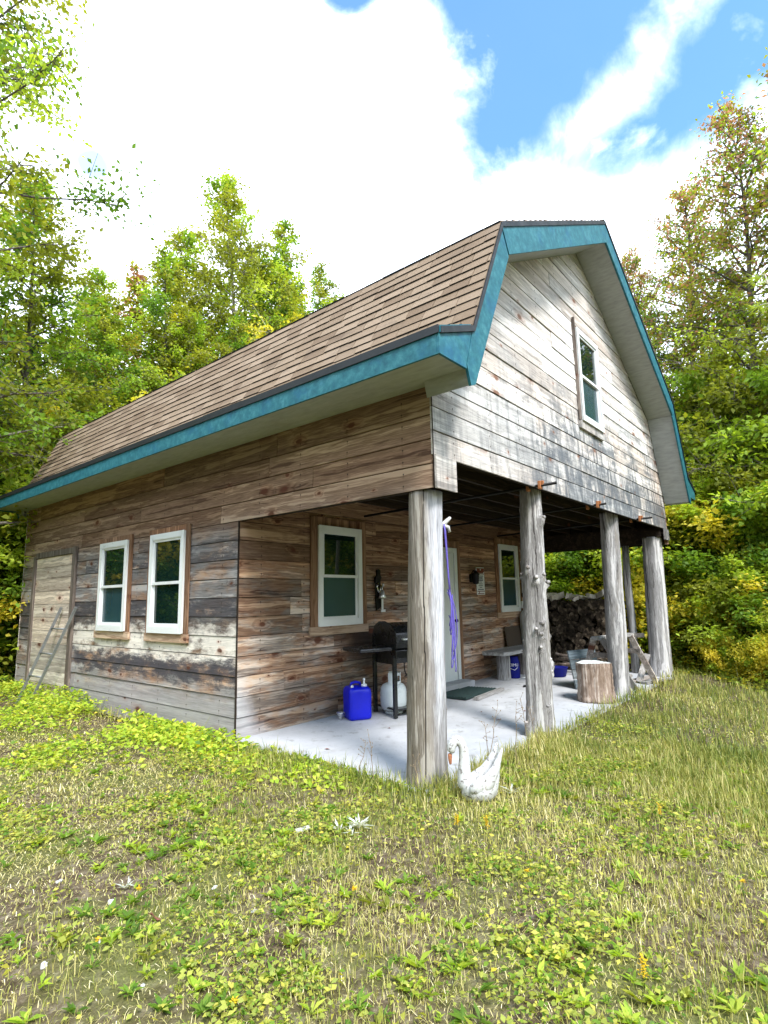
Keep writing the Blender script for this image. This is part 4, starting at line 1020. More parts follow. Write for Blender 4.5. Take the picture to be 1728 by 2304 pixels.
PR = {
 'aspen': proto(1, 12, .10, 3.0, 110, 42, .098, [('olive', 5), ('lime', 3), ('green', 1), ('gold', .6)], 'tall', .13, 'palebark'),
 'birch': proto(2, 12, .08, 2.9, 110, 42, .094, [('olive', 5), ('green', 2.5), ('lime', 2)], 'tall', .11, 'trunk'),
 'maple': proto(3, 12, .10, 3.6, 104, 42, .088, [('olive', 4), ('green', 3), ('lime', 2)], 'tall', .15, 'trunk', tip=('red', .42, .55)),
 'thin': proto(4, 12, .2, 1.7, 60, 22, .12, [('olive', 4), ('gold', 1), ('red', 1.2)], 'tall', .08, 'trunk', tip=('red', .6, .3)),
 'spruce': proto(5, 12, .08, 1.9, 120, 34, .17, [('dark', 1)], 'spruce', .13, 'trunk'),
 'beech': proto(6, 6, .04, 2.2, 60, 34, .125, [('green', 2.4), ('lime', 4.5), ('olive', 3), ('gold', 1)], 'broad', .07, 'trunk'),
 'bush': proto(7, 2.6, .02, 1.35, 44, 30, .095, [('lime', 6), ('green', 1.5), ('olive', 1.5), ('gold', 1.4)], 'bush', .03, 'trunk'),
 'under': proto(8, 4.0, .02, 1.7, 56, 32, .11, [('green', 3.5), ('lime', 4.5), ('olive', 1.5), ('gold', .6)], 'bush', .05, 'trunk'),
 'goldbush': proto(9, 1.3, .02, .85, 34, 24, .075, [('gold', 4), ('lime', 3)], 'bush', .02, 'trunk'),
 'poplar': proto(10, 14, .10, 2.9, 84, 34, .098, [('green', 3), ('olive', 4), ('lime', 1)], 'broad', .15, 'trunk'),
}
def place(kind, x, y, H, rz, label, cat='tree', group=None, wide=1.0, name=None):
    tr, cr, H0 = PR[kind]; k = H / H0
    e = empty(name or {'bush': 'bush', 'goldbush': 'bush', 'under': 'young_tree', 'beech': 'beech_tree', 'spruce': 'spruce_tree', 'maple': 'maple_tree', 'birch': 'birch_tree', 'aspen': 'aspen_tree', 'poplar': 'poplar_tree', 'thin': 'thin_tree'}[kind], (x, y, float(gh(x, y))), rz)
    e.scale = (k * wide, k * wide, k); tag(e, label, cat, group)
    for s in (tr, cr):
        c = s.copy(); C.objects.link(c); c.parent = e
    return e
BK = 'trees in the forest wall behind the cabin roof'; RT = 'trees in the forest wall right of the cabin'
TREES = [
 # left of and behind the roof
 ('poplar', -2.1, 8.9, 15.5, .4, 'tall airy tree on the left border whose branches reach into the sky', None, .95),
 ('birch', .9, 12.4, 12.4, 2.1, 'broad olive tree at the left whose crown tip stands beside the blue sky patch', None, 1.25),
 ('aspen', -.7, 13.6, 12.2, 1.0, 'hazy yellow-green tree behind the airy left border tree', None, 1.05),
 ('spruce', 1.75, 14.6, 9.6, .3, 'dark blue-green spruce standing among the left trees', None, .9),
 ('thin', 4.5, 15.0, 12.8, .2, 'thin reddish tree in the sky gap left of the tallest aspen', None, 1.15),
 ('aspen', 6.4, 15.2, 14.9, 4.0, 'pointed aspen just left of the tallest tree behind the roof', None, 1.1),
 ('aspen', 8.2, 14.6, 18.0, 2.6, 'tallest aspen with a pointed top behind the cabin roof', None, 1.0),
 ('birch', 10.2, 14.1, 17.2, 5.2, 'tree right of the tallest aspen behind the roof', None, 1.05),
 ('birch', 12.7, 14.4, 16.4, 3.3, 'last tall tree where the forest edge dips to the roof line', None, .95),
 ('birch', 16.8, 17.4, 17.4, 1.3, 'small far treetop peeping over the roof slope', None, .8),
 ('birch', 5.4, 14.2, 13.4, 1.9, 'rounded tree filling the gap between thin reddish tree and pointed aspen', None, 1.15),
 ('birch', 9.3, 14.4, 15.6, 2.9, 'tree squeezed between the tallest aspen and its right neighbour', None, 1.1),
 ('aspen', 11.6, 14.6, 15.2, .9, 'yellowish tree left of the last tall tree at the roof line', None, 1.1),
 ('aspen', 3.2, 14.4, 11.6, 3.9, 'tree between the dark spruce and the thin reddish tree', None, 1.1),
 # right
 ('maple', 10.7, -3.6, 14.8, 1.1, 'tall maple with reddish top at the right border', None, 1.0),
 ('maple', 12.6, .1, 12.6, 5.0, 'airy maple between the rusty maple and the paler one by the roof', None, 1.0),
 ('maple', 11.2, -1.3, 13.2, 4.0, 'maple with rusty upper leaves right of the gable', None, .9),
 ('maple', 13.4, 1.5, 11.8, 2.2, 'paler maple rising just behind the right roof edge', None, .85),
]
for k, x, y, H, rz, lab, grp, wd in TREES: place(k, x, y, H, rz, lab, 'tree', grp, wd)
r = random.Random(5)
for i, (k, x, y, H) in enumerate([('birch', 2.9, 13.2, 10.2), ('birch', 3.6, 16.2, 11.8), ('aspen', 5.4, 13.2, 10.8), ('birch', 7.1, 12.6, 11.2), ('aspen', 9.2, 12.4, 12.2), ('birch', 11.4, 12.2, 12.4), ('birch', -.2, 11.8, 8.2), ('aspen', -3.6, 12.5, 10.5), ('birch', 2.4, 17.5, 11.0), ('aspen', 13.6, 12.4, 10.5), ('birch', -5.2, 10.2, 11.5)]):
    place(k, x, y, H, r.uniform(0, 6.28), 'olive-green tree in the dense middle row behind the cabin roof', 'tree', BK, r.uniform(.95, 1.2))
for i, (k, x, y, H) in enumerate([('beech', 1.2, 10.6, 5.6), ('beech', -1.2, 10.9, 6.2), ('beech', 3.4, 11.0, 6.4), ('beech', 5.8, 11.2, 6.6), ('under', -.9, 9.6, 3.4), ('beech', -2.9, 10.2, 6.6), ('under', -2.2, 9.2, 3.0), ('under', .6, 10.0, 3.6), ('beech', 8.2, 11.0, 6.6), ('beech', -3.9, 8.9, 6.0)]):
    place(k, x, y, H, r.uniform(0, 6.28), 'bright green low tree filling the forest edge behind the back corner of the cabin', 'tree', 'low trees at the back corner of the cabin', r.uniform(1, 1.2), name='young_tree')
for i, (k, x, y, H) in enumerate([('beech', 10.8, -.2, 6.6), ('beech', 10.2, -2.0, 6.2), ('beech', 11.2, 1.8, 6.8), ('beech', 11.6, 3.8, 6.8), ('beech', 11.0, 5.6, 6.4), ('birch', 12.4, -3.2, 9.2), ('birch', 12.5, 3.6, 9.8), ('aspen', 14.6, -.6, 10.6), ('beech', 9.9, -3.8, 6.4), ('birch', 13.5, 6.2, 10.2), ('aspen', 11.8, -5.2, 11.0), ('birch', 11.4, 8.6, 9.5)]):
    place(k, x, y, H, r.uniform(0, 6.28), 'leafy green tree in the dense forest wall right of the cabin', 'tree', RT, r.uniform(.95, 1.2))
for i, (k, x, y, H) in enumerate([('under', 9.7, .9, 3.6), ('under', 9.8, 2.4, 3.2), ('under', 9.9, 3.9, 3.6), ('under', 9.4, -.6, 3.5), ('under', 9.0, -1.7, 3.3), ('under', 8.8, -2.8, 3.4), ('bush', 9.0, .2, 1.7), ('bush', 8.4, -.9, 1.8), ('bush', 7.8, -1.7, 1.6), ('bush', 7.4, -2.6, 1.8), ('bush', 9.3, 1.6, 2.0), ('bush', 9.4, 2.9, 2.0), ('bush', 7.2, -3.4, 2.0), ('under', 7.9, -4.0, 3.6)]):
    place(k, x, y, H, r.uniform(0, 6.28), 'leafy yellow-green shrub in the undergrowth beyond the far porch post', 'shrub', 'shrubs of the undergrowth right of the porch', r.uniform(1, 1.2), name='shrub')
place('goldbush', 6.5, -1.85, .85, 1.2, 'golden yellow low shrub at the right edge of the lawn', 'shrub')
place('goldbush', 7.6, -.55, .60, 3.0, 'small yellow shrub just right of the far porch post', 'shrub')
place('goldbush', 7.0, -1.25, .66, 4.2, 'middle one of three yellow low shrubs right of the far post', 'shrub')
place('goldbush', 8.7, 1.0, 1.85, 4.4, 'yellow leaved sapling seen above the woodpile through the porch', 'shrub')
# trees on the near side of the clearing (seen in the window glass)
for i, (k, x, y, H) in enumerate([('aspen', -11, 6, 11), ('birch', -12, 10, 12), ('beech', -9.6, 8.5, 6.5), ('aspen', 4, -19, 11), ('maple', 10.5, -16, 11), ('birch', 14, -13, 11), ('beech', 8, -17, 6.5), ('birch', -9.5, 13.5, 11), ('birch', -3, -20, 11), ('aspen', -9, -9, 11), ('birch', -13, 0, 12), ('beech', -7.4, 12.0, 6.5)]):
    place(k, x, y, H, r.uniform(0, 6.28), 'leafy tree on the near side of the clearing, mirrored in the window glass', 'tree', 'trees round the near side of the clearing', 1.1)
for t in HID:
    bpy.data.objects.remove(t[0]); bpy.data.objects.remove(t[1])
# far wood: one mass
def far_wood():
    g = np.random.default_rng(77); Ps = []; cols = []
    for i in range(110):
        a = g.uniform(0, 2 * np.pi); d = g.uniform(23, 40); cx, cy = 4 + d * np.cos(a), 4 + d * np.sin(a)
        H = g.uniform(8, 14); n = 900; z = g.random(n) ** .8; rad = 2.6 * np.sqrt(1 - z * .85) * np.sqrt(g.random(n)); b = g.uniform(0, 2 * np.pi, n)
        Ps.append(np.stack([cx + rad * np.cos(b), cy + rad * np.sin(b), z * H], 1)); cols.append(pick(g, ['olive', 'green', 'dark', 'olive'][i % 4], n, g.random(n) * .6 + g.uniform(0, .4)))
    P = np.concatenate(Ps); N = len(P); D = g.normal(0, 1, (N, 3)); nr = g.normal(0, .6, (N, 3)); nr[:, 2] += 1; l = g.uniform(.35, .6, N)
    V, F = leaves(P, D, nr, l, l * .7)
    o = np_mesh('distant_forest', V, F, M['leaf'], np.repeat(np.concatenate(cols), 4, 0)); tag(o, 'far trees of the wood closing the background', 'forest', kind='stuff')
far_wood()

# leaning pine pole at the right border
def pine():
    pts = [Vector(p) for p in ((7.35, -3.45, -.2), (7.05, -3.05, 2.0), (6.72, -2.60, 3.6), (6.52, -2.25, 4.6), (6.40, -2.00, 5.4), (6.33, -1.90, 6.1))]
    e = empty('leaning_pine', (0, 0, 0)); tag(e, 'thin leaning young pine with bare stem and needle tufts at the right border', 'tree')
    mb = MB(210); mb.smooth = True; mb.tube(pts, [.06, .05, .042, .034, .024, .008], 8)
    g = np.random.default_rng(3); r = random.Random(9); P, D = [], []
    for k in range(20):
        t = r.uniform(1.6, 5.0); i = min(int(t), 4); c = pts[i].lerp(pts[i + 1], t - i)
        d = Vector((r.gauss(0, 1), r.gauss(0, 1), r.uniform(-.3, .6))).normalized(); q = c + d * r.uniform(.15, .45)
        mb.tube([c, (c + q) / 2 + Vector((0, 0, .02)), q], [.012, .009, .004], 5)
        n = 46; P.append(np.array(q)[None] + g.normal(0, .015, (n, 3)) - np.array(d)[None] * g.random((n, 1)) * .10); D.append(np.array(d)[None] * .7 + g.normal(0, .6, (n, 3)))
    mb.build('trunk', M['palebark'], e)
    P = np.concatenate(P); D = np.concatenate(D); n = len(P); l = g.uniform(.12, .22, n); V, F = leaves(P, D, g.normal(0, 1, (n, 3)), l, np.full(n, .006), .02)
    np_mesh('crown', V, F, M['leaf'], np.repeat(pick(g, 'lime', n), 4, 0), e)
pine()

# ------------------------------------------------------------------ lawn
CAM = np.array([-3.456, -2.338]); AZ = math.atan2(.628, .763)
def sample(g, n, d0, d1, half=R_(52), pw=1.0):
    """ground points in front of the photographer, denser close by, off the slab"""
    d = d0 + (d1 - d0) * g.random(n) ** pw; a = AZ + g.uniform(-half, half, n)
    x = CAM[0] + d * np.cos(a); y = CAM[1] + d * np.sin(a)
    inside = (x > -.03) & (x < W + .03) & (y > .15) & (y < L)
    return x[~inside], y[~inside]
def fbm(x, y, s, seed):
    g = np.random.default_rng(seed); v = 0; amp = 1; tot = 0
    for o in range(4):
        for _ in range(3):
            a = g.uniform(0, 6.28); p = g.uniform(0, 6.28); v = v + amp * np.sin((x * np.cos(a) + y * np.sin(a)) * s * 2 ** o * g.uniform(.7, 1.4) + p)
        tot += amp * 1.6; amp *= .6
    return v / tot      # about -1..1
def lush(x, y):
    """0 dry short centre .. 1 tall lush grass on the right of the porch and at the slab edge"""
    dist = np.hypot(np.maximum(-x, 0), np.maximum(.15 - y, 0))
    edge = np.exp(-(dist / .30) ** 2)
    right = np.clip((x + .9 - .35 * (y + 2.4)) / 1.6, 0, 1) * np.clip((y + 3.2) / 1.2, 0, 1) * np.where(y < .05, 1, 0)
    right = np.clip(.15 + .85 * np.clip((x - y * .0 + .2) / 2.2, 0, 1), 0, 1) * np.where(y < .2, 1, 0)
    return np.clip(np.maximum(edge * .9, right) + .15 * fbm(x, y, 1.1, 3), 0, 1)
GP_ = np.array([(.050, .076, .014), (.108, .125, .024), (.190, .185, .050), (.295, .255, .105), (.400, .350, .200), (.560, .500, .340)])
def bare(x, y):
    """dry tan patch at the left of the lawn"""
    return np.clip((-1.55 - x) / .5, 0, 1) * np.clip((y + .4) / .5, 0, 1) * np.clip((2.2 - y) / .8, 0, 1) * np.clip(.75 + .6 * fbm(x, y, 2.0, 61), 0, 1)
def gcol(t):
    t = np.clip(t, 0, .999) * 5; k = t.astype(int); f = (t - k)[:, None]; return GP_[k] * (1 - f) + GP_[k + 1] * f
def blades(name, x, y, h, w, tone, g, lay=0.0, label='', cat='grass'):
    n = len(x); z = gh(x, y); az = g.uniform(0, 2 * np.pi, n); lean = g.uniform(.1, .75, n) + lay
    dx, dy = np.cos(az), np.sin(az); sx, sy = -dy, dx
    P0 = np.stack([x, y, z], 1); S = np.stack([sx, sy, np.zeros(n)], 1); D = np.stack([dx, dy, np.zeros(n)], 1); U = np.array([0, 0, 1.0])
    hh = h[:, None]; ww = w[:, None]; le = np.minimum(lean, 1.5)[:, None]
    m = P0 + U * hh * .55 * np.cos(le * .6) + D * hh * .55 * np.sin(le * .6)
    t = m + U * hh * .45 * np.cos(le * 1.4) + D * hh * .45 * np.sin(le * 1.4)
    V = np.stack([P0 - S * ww * .5, P0 + S * ww * .5, m + S * ww * .42, m - S * ww * .42, t + S * ww * .08, t - S * ww * .08], 1).reshape(-1, 3)
    b = np.arange(n)[:, None] * 6
    F = np.concatenate([b + np.array([[0, 1, 2, 3]]), b + np.array([[3, 2, 4, 5]])], 1).reshape(-1, 4)
    o = np_mesh(name, V, F, M['grass'], np.repeat(gcol(tone), 6, 0)); tag(o, label, cat, kind='stuff'); return o
g = np.random.default_rng(12)
x1, y1 = sample(g, 150000, 1.4, 6.0, pw=.8); x2, y2 = sample(g, 110000, 4.5, 16, pw=1.1)
x = np.concatenate([x1, x2]); y = np.concatenate([y1, y2]); near = np.concatenate([np.ones(len(x1)), np.zeros(len(x2))])
lu = lush(x, y); pat = fbm(x, y, 2.2, 5); pat2 = fbm(x, y, 6.0, 8)
keep = g.random(len(x)) < np.clip(.12 + .85 * lu + .32 * pat + .30 * pat2, .04, 1) * (1 - .5 * bare(x, y)); x, y, lu, pat, pat2, near = [q[keep] for q in (x, y, lu, pat, pat2, near)]
n = len(x); h = (.014 + .028 * g.random(n) + lu * (.025 + .075 * g.random(n) ** 1.5)) * (1 + .35 * pat2); h *= np.where(g.random(n) < .04, 1.8, 1); ed = np.exp(-(np.hypot(np.maximum(-x, 0), np.maximum(.15 - y, 0)) / .22) ** 2) * (x < W); h = h + ed * .07 * g.random(n)
dist = np.hypot(x - CAM[0], y - CAM[1]); w = .0012 + .0009 * dist * g.uniform(.6, 1.3, n)
tone = .45 - .25 * lu - .16 * pat + .22 * g.normal(0, 1, n) * .8 + .05
blades('grass', x, y, h, w, tone, g, label='short patchy lawn grass between green and straw in the clearing', cat='grass')
x, y = sample(g, 210000, 1.4, 9.0, pw=.9); pat = fbm(x, y, 2.2, 5); lu = lush(x, y)
keep = g.random(len(x)) < np.clip(.55 - .4 * pat - .2 * lu, .05, 1); x, y = x[keep], y[keep]; n = len(x); dist = np.hypot(x - CAM[0], y - CAM[1])
blades('dry_thatch', x, y, .010 + .050 * g.random(n) ** 2, (.0008 + .0008 * dist), .53 + .22 * g.normal(0, 1, n), g, lay=1.0, label='pale dead grass lying flat between the green tufts', cat='dry grass')
# leafy ground cover: small round-leaved weeds everywhere, big ones along the long wall
def cover(name, x, y, hts, sizes, tone_pal, g, label, cat, up=.5, rough_=.6):
    n = len(x); P = np.stack([x, y, gh(x, y) + hts], 1); D = g.normal(0, 1, (n, 3)); D[:, 2] = np.abs(D[:, 2]) * .35 * up + .05
    nr = g.normal(0, rough_, (n, 3)); nr[:, 2] += 1
    V, F = leaves(P, D, nr, sizes, sizes * g.uniform(.45, .75, n), .10)
    o = np_mesh(name, V, F, M['leaf'], np.repeat(tone_pal, 4, 0)); tag(o, label, cat, kind='stuff'); return o
x, y = sample(g, 190000, 1.4, 7.0, pw=.85); pat = fbm(x, y, 3.4, 21); pat2 = fbm(x, y, 8.0, 22); lu = lush(x, y)
keep = g.random(len(x)) < np.clip(.16 + .75 * pat + .60 * pat2 - .30 * lu, .05, 1) * (1 - .72 * bare(x, y)); x, y, pat = x[keep], y[keep], pat[keep]; n = len(x)
dist = np.hypot(x - CAM[0], y - CAM[1])
t = np.clip(.35 + .3 * g.normal(0, 1, n), 0, 1); t = np.clip(t + .12, 0, 1); col = pick(g, 'lime', n, t) * 1.1; col = col * np.array([.88, .74, .66]) + np.array([.042, .034, .026]); m = g.random(n) < .28; col[m] = pick(g, 'green', m.sum()); m = g.random(n) < .012; col[m] = pick(g, 'gold', m.sum())
cover('ground_cover', x, y, .006 + .035 * g.random(n) * (1 + pat), (.011 + .019 * g.random(n) ** 1.5) * (1 + .08 * dist), col, g, 'small round-leaved weeds creeping through the lawn', 'weeds')
# wall-side weeds
nw = 30000; yy = g.uniform(.3, 9.2, nw); q = g.random(nw) ** 1.5; wid = np.interp(yy, [.3, 1.6, 2.5, 4.5, 9.2], [.30, .60, 1.1, 1.9, 3.0]); xx = -.02 - q * wid
rise = np.interp(yy, [.3, 2.0, 3, 9], [.04, .08, .15, .22]) * (1 - q * .75) * (.75 + .5 * (fbm(xx, yy, 2.6, 31) > -.1))
keep = g.random(nw) < np.clip(.62 - .62 * q + .9 * fbm(xx, yy, 3.0, 33), .03, 1) * np.interp(yy, [.3, 2, 3], [.22, .5, .9]); xx, yy, rise = xx[keep], yy[keep], rise[keep]; n = len(xx)
fr = g.random(n) ** .6; col = pick(g, 'lime', n, .25 + .75 * g.random(n)) * 1.15; m = g.random(n) < .2; col[m] = pick(g, 'green', m.sum()); m = g.random(n) < .06; col[m] = pick(g, 'gold', m.sum())
cover('wall_weeds', xx, yy, rise * fr, .030 + .036 * g.random(n), col, g, 'ankle-high leafy weeds growing along the foot of the long wall', 'weeds', up=.8)
# undergrowth floor under the right trees
nu = 15000; xx = g.uniform(5.6, 9.5, nu); yy = g.uniform(-4.5, 4.5, nu); edge = xx - np.interp(yy, [-4.5, -2.5, -1.2, -.4, .5, 4.5], [5.4, 5.9, 6.1, 7.3, 7.6, 7.6]); keep = edge > 0
xx, yy, edge = xx[keep], yy[keep], edge[keep]; n = len(xx); col = pick(g, 'olive', n); m = g.random(n) < .5; col[m] = pick(g, 'lime', m.sum()); m = g.random(n) < .15; col[m] = pick(g, 'gold', m.sum())
cover('forest_floor_plants', xx, yy, np.clip(edge, .05, 1) * .5 * g.random(n), .05 + .05 * g.random(n), col, g, 'low leafy plants where the lawn meets the trees on the right', 'undergrowth', up=.8)
# rosettes
def rosettes():
    x, y = sample(g, 2600, 1.5, 6.0, pw=.8); k = g.random(len(x)) < np.clip(.45 + .7 * fbm(x, y, 2.8, 41), .08, 1); x, y = x[k], y[k]
    P, D, N, Ln, Wd, Co = [], [], [], [], [], []
    for cx, cy in zip(x, y):
        m = g.integers(6, 13); a = g.uniform(0, 6.28, m); up = g.uniform(.15, .9, m); sz = g.uniform(.022, .070)
        P.append(np.stack([np.full(m, cx), np.full(m, cy), np.full(m, float(gh(cx, cy)) + .008)], 1) + g.normal(0, .004, (m, 3)))
        D.append(np.stack([np.cos(a), np.sin(a), up], 1)); N.append(np.stack([-np.cos(a) * up, -np.sin(a) * up, np.ones(m)], 1)); l = sz * g.uniform(.7, 1.3, m); Ln.append(l); Wd.append(l * g.uniform(.24, .36))
        Co.append(pick(g, ['lime', 'green', 'green', 'lime', 'olive'][g.integers(0, 5)], m, g.random(m) * .7 + g.uniform(0, .3)) * g.uniform(.8, 1.15))
    V, F = leaves(np.concatenate(P), np.concatenate(D), np.concatenate(N), np.concatenate(Ln), np.concatenate(Wd), .10)
    o = np_mesh('weed_rosettes', V, F, M['leaf'], np.repeat(np.concatenate(Co), 4, 0)); tag(o, 'flat leaf rosettes of hawkweed and plantain in the lawn', 'weeds', kind='stuff')
rosettes()

# yellow flowers, stones, silvery plants, dead leaves: single things
def flower(x, y, h, label, spike=False, seed=0):
    e = empty('yellow_flower', (x, y, float(gh(x, y)))); tag(e, label, 'flower', 'yellow wild flowers in the lawn')
    mb = MB(seed); mb.smooth = True; mb.tube([(0, 0, 0), (.004, .003, h * .6), (0, 0, h)], .0022, 6); st = mb.build('stem', M['leafgreen'], e)
    gg = np.random.default_rng(seed); P, D = [], []
    for lev in (range(4) if spike else range(1)):
        n = 26; a = gg.uniform(0, 6.28, n); P.append(np.tile([0, 0, h - lev * .016], (n, 1)) + gg.normal(0, .003 if not spike else .006, (n, 3))); D.append(np.stack([np.cos(a), np.sin(a), gg.uniform(-.1, .8, n)], 1))
    P = np.concatenate(P); D = np.concatenate(D); n = len(P); l = gg.uniform(.011, .017, n) * (1 if not spike else .8)
    V, F = leaves(P, D, np.tile([0, 0, 1.0], (n, 1)) + gg.normal(0, .2, (n, 3)), l, l * .4, .05)
    np_mesh('blossom', V, F, M['petal'], np.tile([.85, .56, .02], (len(V), 1)) * np.repeat(gg.uniform(.8, 1.1, n), 4)[:, None], e)
M['leafgreen'] = simple('stem_green', (.10, .16, .03), .6, .3)
FL = [(-1.94, .53, .06, 0, 'yellow flower at the left beside the silvery weed'), (-2.27, .22, .07, 0, 'yellow flower lower left, nearest the left border'), (-2.10, -.48, .04, 0, 'yellow flower at the bottom border left of centre'),
      (-1.12, -1.60, .10, 1, 'yellow flower spike near the bottom right corner'), (-.67, -.93, .05, 0, 'pale yellow flower right of centre in the short grass'), (.45, -1.28, .13, 1, 'yellow flower spike in the taller grass at the right'),
      (-.22, -1.80, .10, 0, 'yellow flower close to the right border'), (-.38, -.33, .08, 1, 'left one of two yellow flower heads in front of the swan'), (-.30, -.49, .08, 1, 'right one of two yellow flower heads in front of the swan'), (-1.30, -.33, .05, 0, 'small yellow flower in the middle of the lawn')]
for i, (x, y, h, s, lab) in enumerate(FL): flower(x, y, h, lab, bool(s), 400 + i)
def pebble(x, y, s, seed):
    r = random.Random(seed); mb = MB(seed); vs = []
    f1, f2 = r.uniform(.5, .8), r.uniform(.35, .5)
    for i in range(7):
        th = math.pi * i / 6
        for k in range(10):
            a = 2 * math.pi * k / 10; q = s * r.uniform(.65, 1.25); vs.append((q * math.sin(th) * math.cos(a), q * f1 * math.sin(th) * math.sin(a), q * f2 * math.cos(th)))
    mb.add(vs, [(i * 10 + k, i * 10 + (k + 1) % 10, (i + 1) * 10 + (k + 1) % 10, (i + 1) * 10 + k) for i in range(6) for k in range(10)])
    o = mb.build('white_stone', M['stone'], loc=(x, y, float(gh(x, y)) + s * .2)); o.rotation_euler = (0, 0, r.uniform(0, 6)); return o
ST = [(-2.03, .62, .022, 'white stone left of the flower by the silvery weed'), (-1.65, -.01, .016, 'angular white stone in the middle left of the lawn'), (-1.62, .36, .018, 'small pointed white stone between weed and lawn centre'), (-2.21, .33, .018, 'white stone just above the left border flower'), (-2.23, -.08, .014, 'tiny white stone near the bottom left'), (-2.43, .33, .022, 'long pale stone at the lower left border'), (-2.10, 1.06, .020, 'white stone highest up on the bare left patch')]
for i, (x, y, s, lab) in enumerate(ST): tag(pebble(x, y, s, 500 + i), lab, 'stone', 'white stones in the lawn')
mb = MB(520); mb.prism([(-.05, -.014), (.045, -.018), (.05, .012), (-.04, .018)], lambda u, w, a: (u, w, a), 0, .01); o = mb.build('birch_bark_chip', M['stone'], loc=(-.94, .44, float(gh(-.94, .44)) + .012)); o.rotation_euler = (.1, -.1, -.4); tag(o, 'flat white bark chip left of the silvery starry weeds', 'bark chip')
def silver(x, y, n, ln, label, seed):
    gg = np.random.default_rng(seed); a = gg.uniform(0, 6.28, n); P = np.tile([0, 0, .02], (n, 1)) + gg.normal(0, .008, (n, 3)); D = np.stack([np.cos(a), np.sin(a), gg.uniform(.1, 1.1, n)], 1); l = ln * gg.uniform(.7, 1.2, n)
    V, F = leaves(P, D, np.stack([-np.cos(a), -np.sin(a), np.full(n, 1.4)], 1), l, l * .16, .06)
    o = np_mesh('silvery_weed', V, F, M['petal'], np.tile([.66, .68, .64], (len(V), 1))); o.location = (x, y, float(gh(x, y))); tag(o, label, 'weed', 'silvery starry weeds in the lawn')
silver(-.72, .16, 26, .085, 'largest silvery white starry weed in front of the porch', 1); silver(-.83, .24, 16, .07, 'left neighbour of the largest silvery weed', 2); silver(-.82, .14, 12, .055, 'smallest silvery weed below the two larger ones', 3); silver(-1.92, .68, 14, .055, 'silvery weed far left on the bare patch', 4); silver(.33, -.33, 10, .08, 'pale green starry weed at the tail of the swan', 5)
def deadleaf(x, y, s, label, seed):
    r = random.Random(seed); mb = MB(seed); pts = [(s * (1.0 if k % 2 == 0 else .55) * math.cos(k * .52), s * (.8 if k % 2 == 0 else .5) * math.sin(k * .52)) for k in range(12)]
    mb.add([(a, b, .012 * math.sin(a * 60) + r.uniform(0, .006)) for a, b in pts] + [(0, 0, .004)], [(k, (k + 1) % 12, 12) for k in range(12)])
    o = mb.build('dead_leaf', M['deadleaf'], loc=(x, y, float(gh(x, y)) + .02)); o.rotation_euler = (r.uniform(-.3, .3), r.uniform(-.3, .3), r.uniform(0, 6)); tag(o, label, 'leaf', 'fallen reddish leaves in the lawn')
M['deadleaf'] = simple('red_brown_leaf', (.20, .075, .055), .7, .2, var=.3, nscale=30)
deadleaf(-1.98, .30, .035, 'dark red fallen leaf below the left flower', 1); deadleaf(-1.16, -1.33, .04, 'rusty fallen leaf at the lower right', 2); deadleaf(-1.92, 1.02, .028, 'pinkish fallen leaf on the upper left of the lawn', 3)
rl = random.Random(17)
for i in range(16):
    x, y = rl.uniform(.1, 4.6), rl.uniform(.35, 1.9)
    if i == 0:
        mb = MB(540); mb.add([(-.022, 0, .002), (-.006, .011, .007), (.02, .004, .003), (.004, -.010, .006)], [(0, 1, 2, 3)]); lf = mb.build('fallen_leaf', M['deadleaf']); o = lf
    else: o = lf.copy(); C.objects.link(o)
    o.location = (x, y, fz(y) + .002); o.rotation_euler = (0, 0, rl.uniform(0, 6)); k = rl.uniform(.6, 1.4); o.scale = (k, k, k); tag(o, 'tiny dry leaf scattered on the pale concrete porch floor', 'leaf', 'dry leaves scattered on the porch floor')
# dry stalks in front of the slab
def stalk(x, y, h, label, seed):
    r = random.Random(seed); e = empty('dry_stalk', (x, y, float(gh(x, y)))); tag(e, label, 'dry weed', 'dry weed stalks along the porch edge')
    tip = Vector((r.uniform(-.12, .16) * h * 2, r.uniform(-.1, .1) * h * 2, h)); mb = MB(seed); mb.smooth = True
    pts = [Vector((0, 0, 0)).lerp(tip, k / 5) + Vector((r.uniform(-.008, .008), r.uniform(-.008, .008), 0)) for k in range(6)]; mb.tube(pts, [.0035, .003, .0028, .0024, .002, .0012], 5); mb.build('stem', M['stalk'], e)
    mb = MB(seed + 1); mb.smooth = True
    for k in range(7):
        p = pts[3].lerp(pts[5], k / 6); q = p + Vector((r.uniform(-.05, .05), r.uniform(-.05, .05), r.uniform(.01, .06))); mb.tube([p, q], [.0016, .001], 4); mb.lathe([(.001, -.004), (.004, 0), (.001, .006)], q, 6)
    mb.build('seed_head', M['stalk'], e)
M['stalk'] = simple('dry_stalk_brown', (.26, .19, .12), .8, .2)
for i, (x, y, h, lab) in enumerate(((.36, -.12, .55, 'tall dry stalk rising right behind the swan'), (.55, -.06, .42, 'dry stalk between swan and knotty post, left one'), (.95, -.06, .48, 'leaning dry stalk midway between swan and knotty post'), (1.25, -.04, .50, 'dry stalk just left of the knotty post'), (1.45, -.06, .42, 'thin dry stalk nearest the knotty post base'), (-.12, .55, .36, 'dry stalk left of the near corner post'), (-.10, .75, .30, 'shorter dry stalk further left of the near post'), (-.06, .20, .22, 'short dry stalk touching the near corner post'))): stalk(x, y, h, lab, 600 + i)

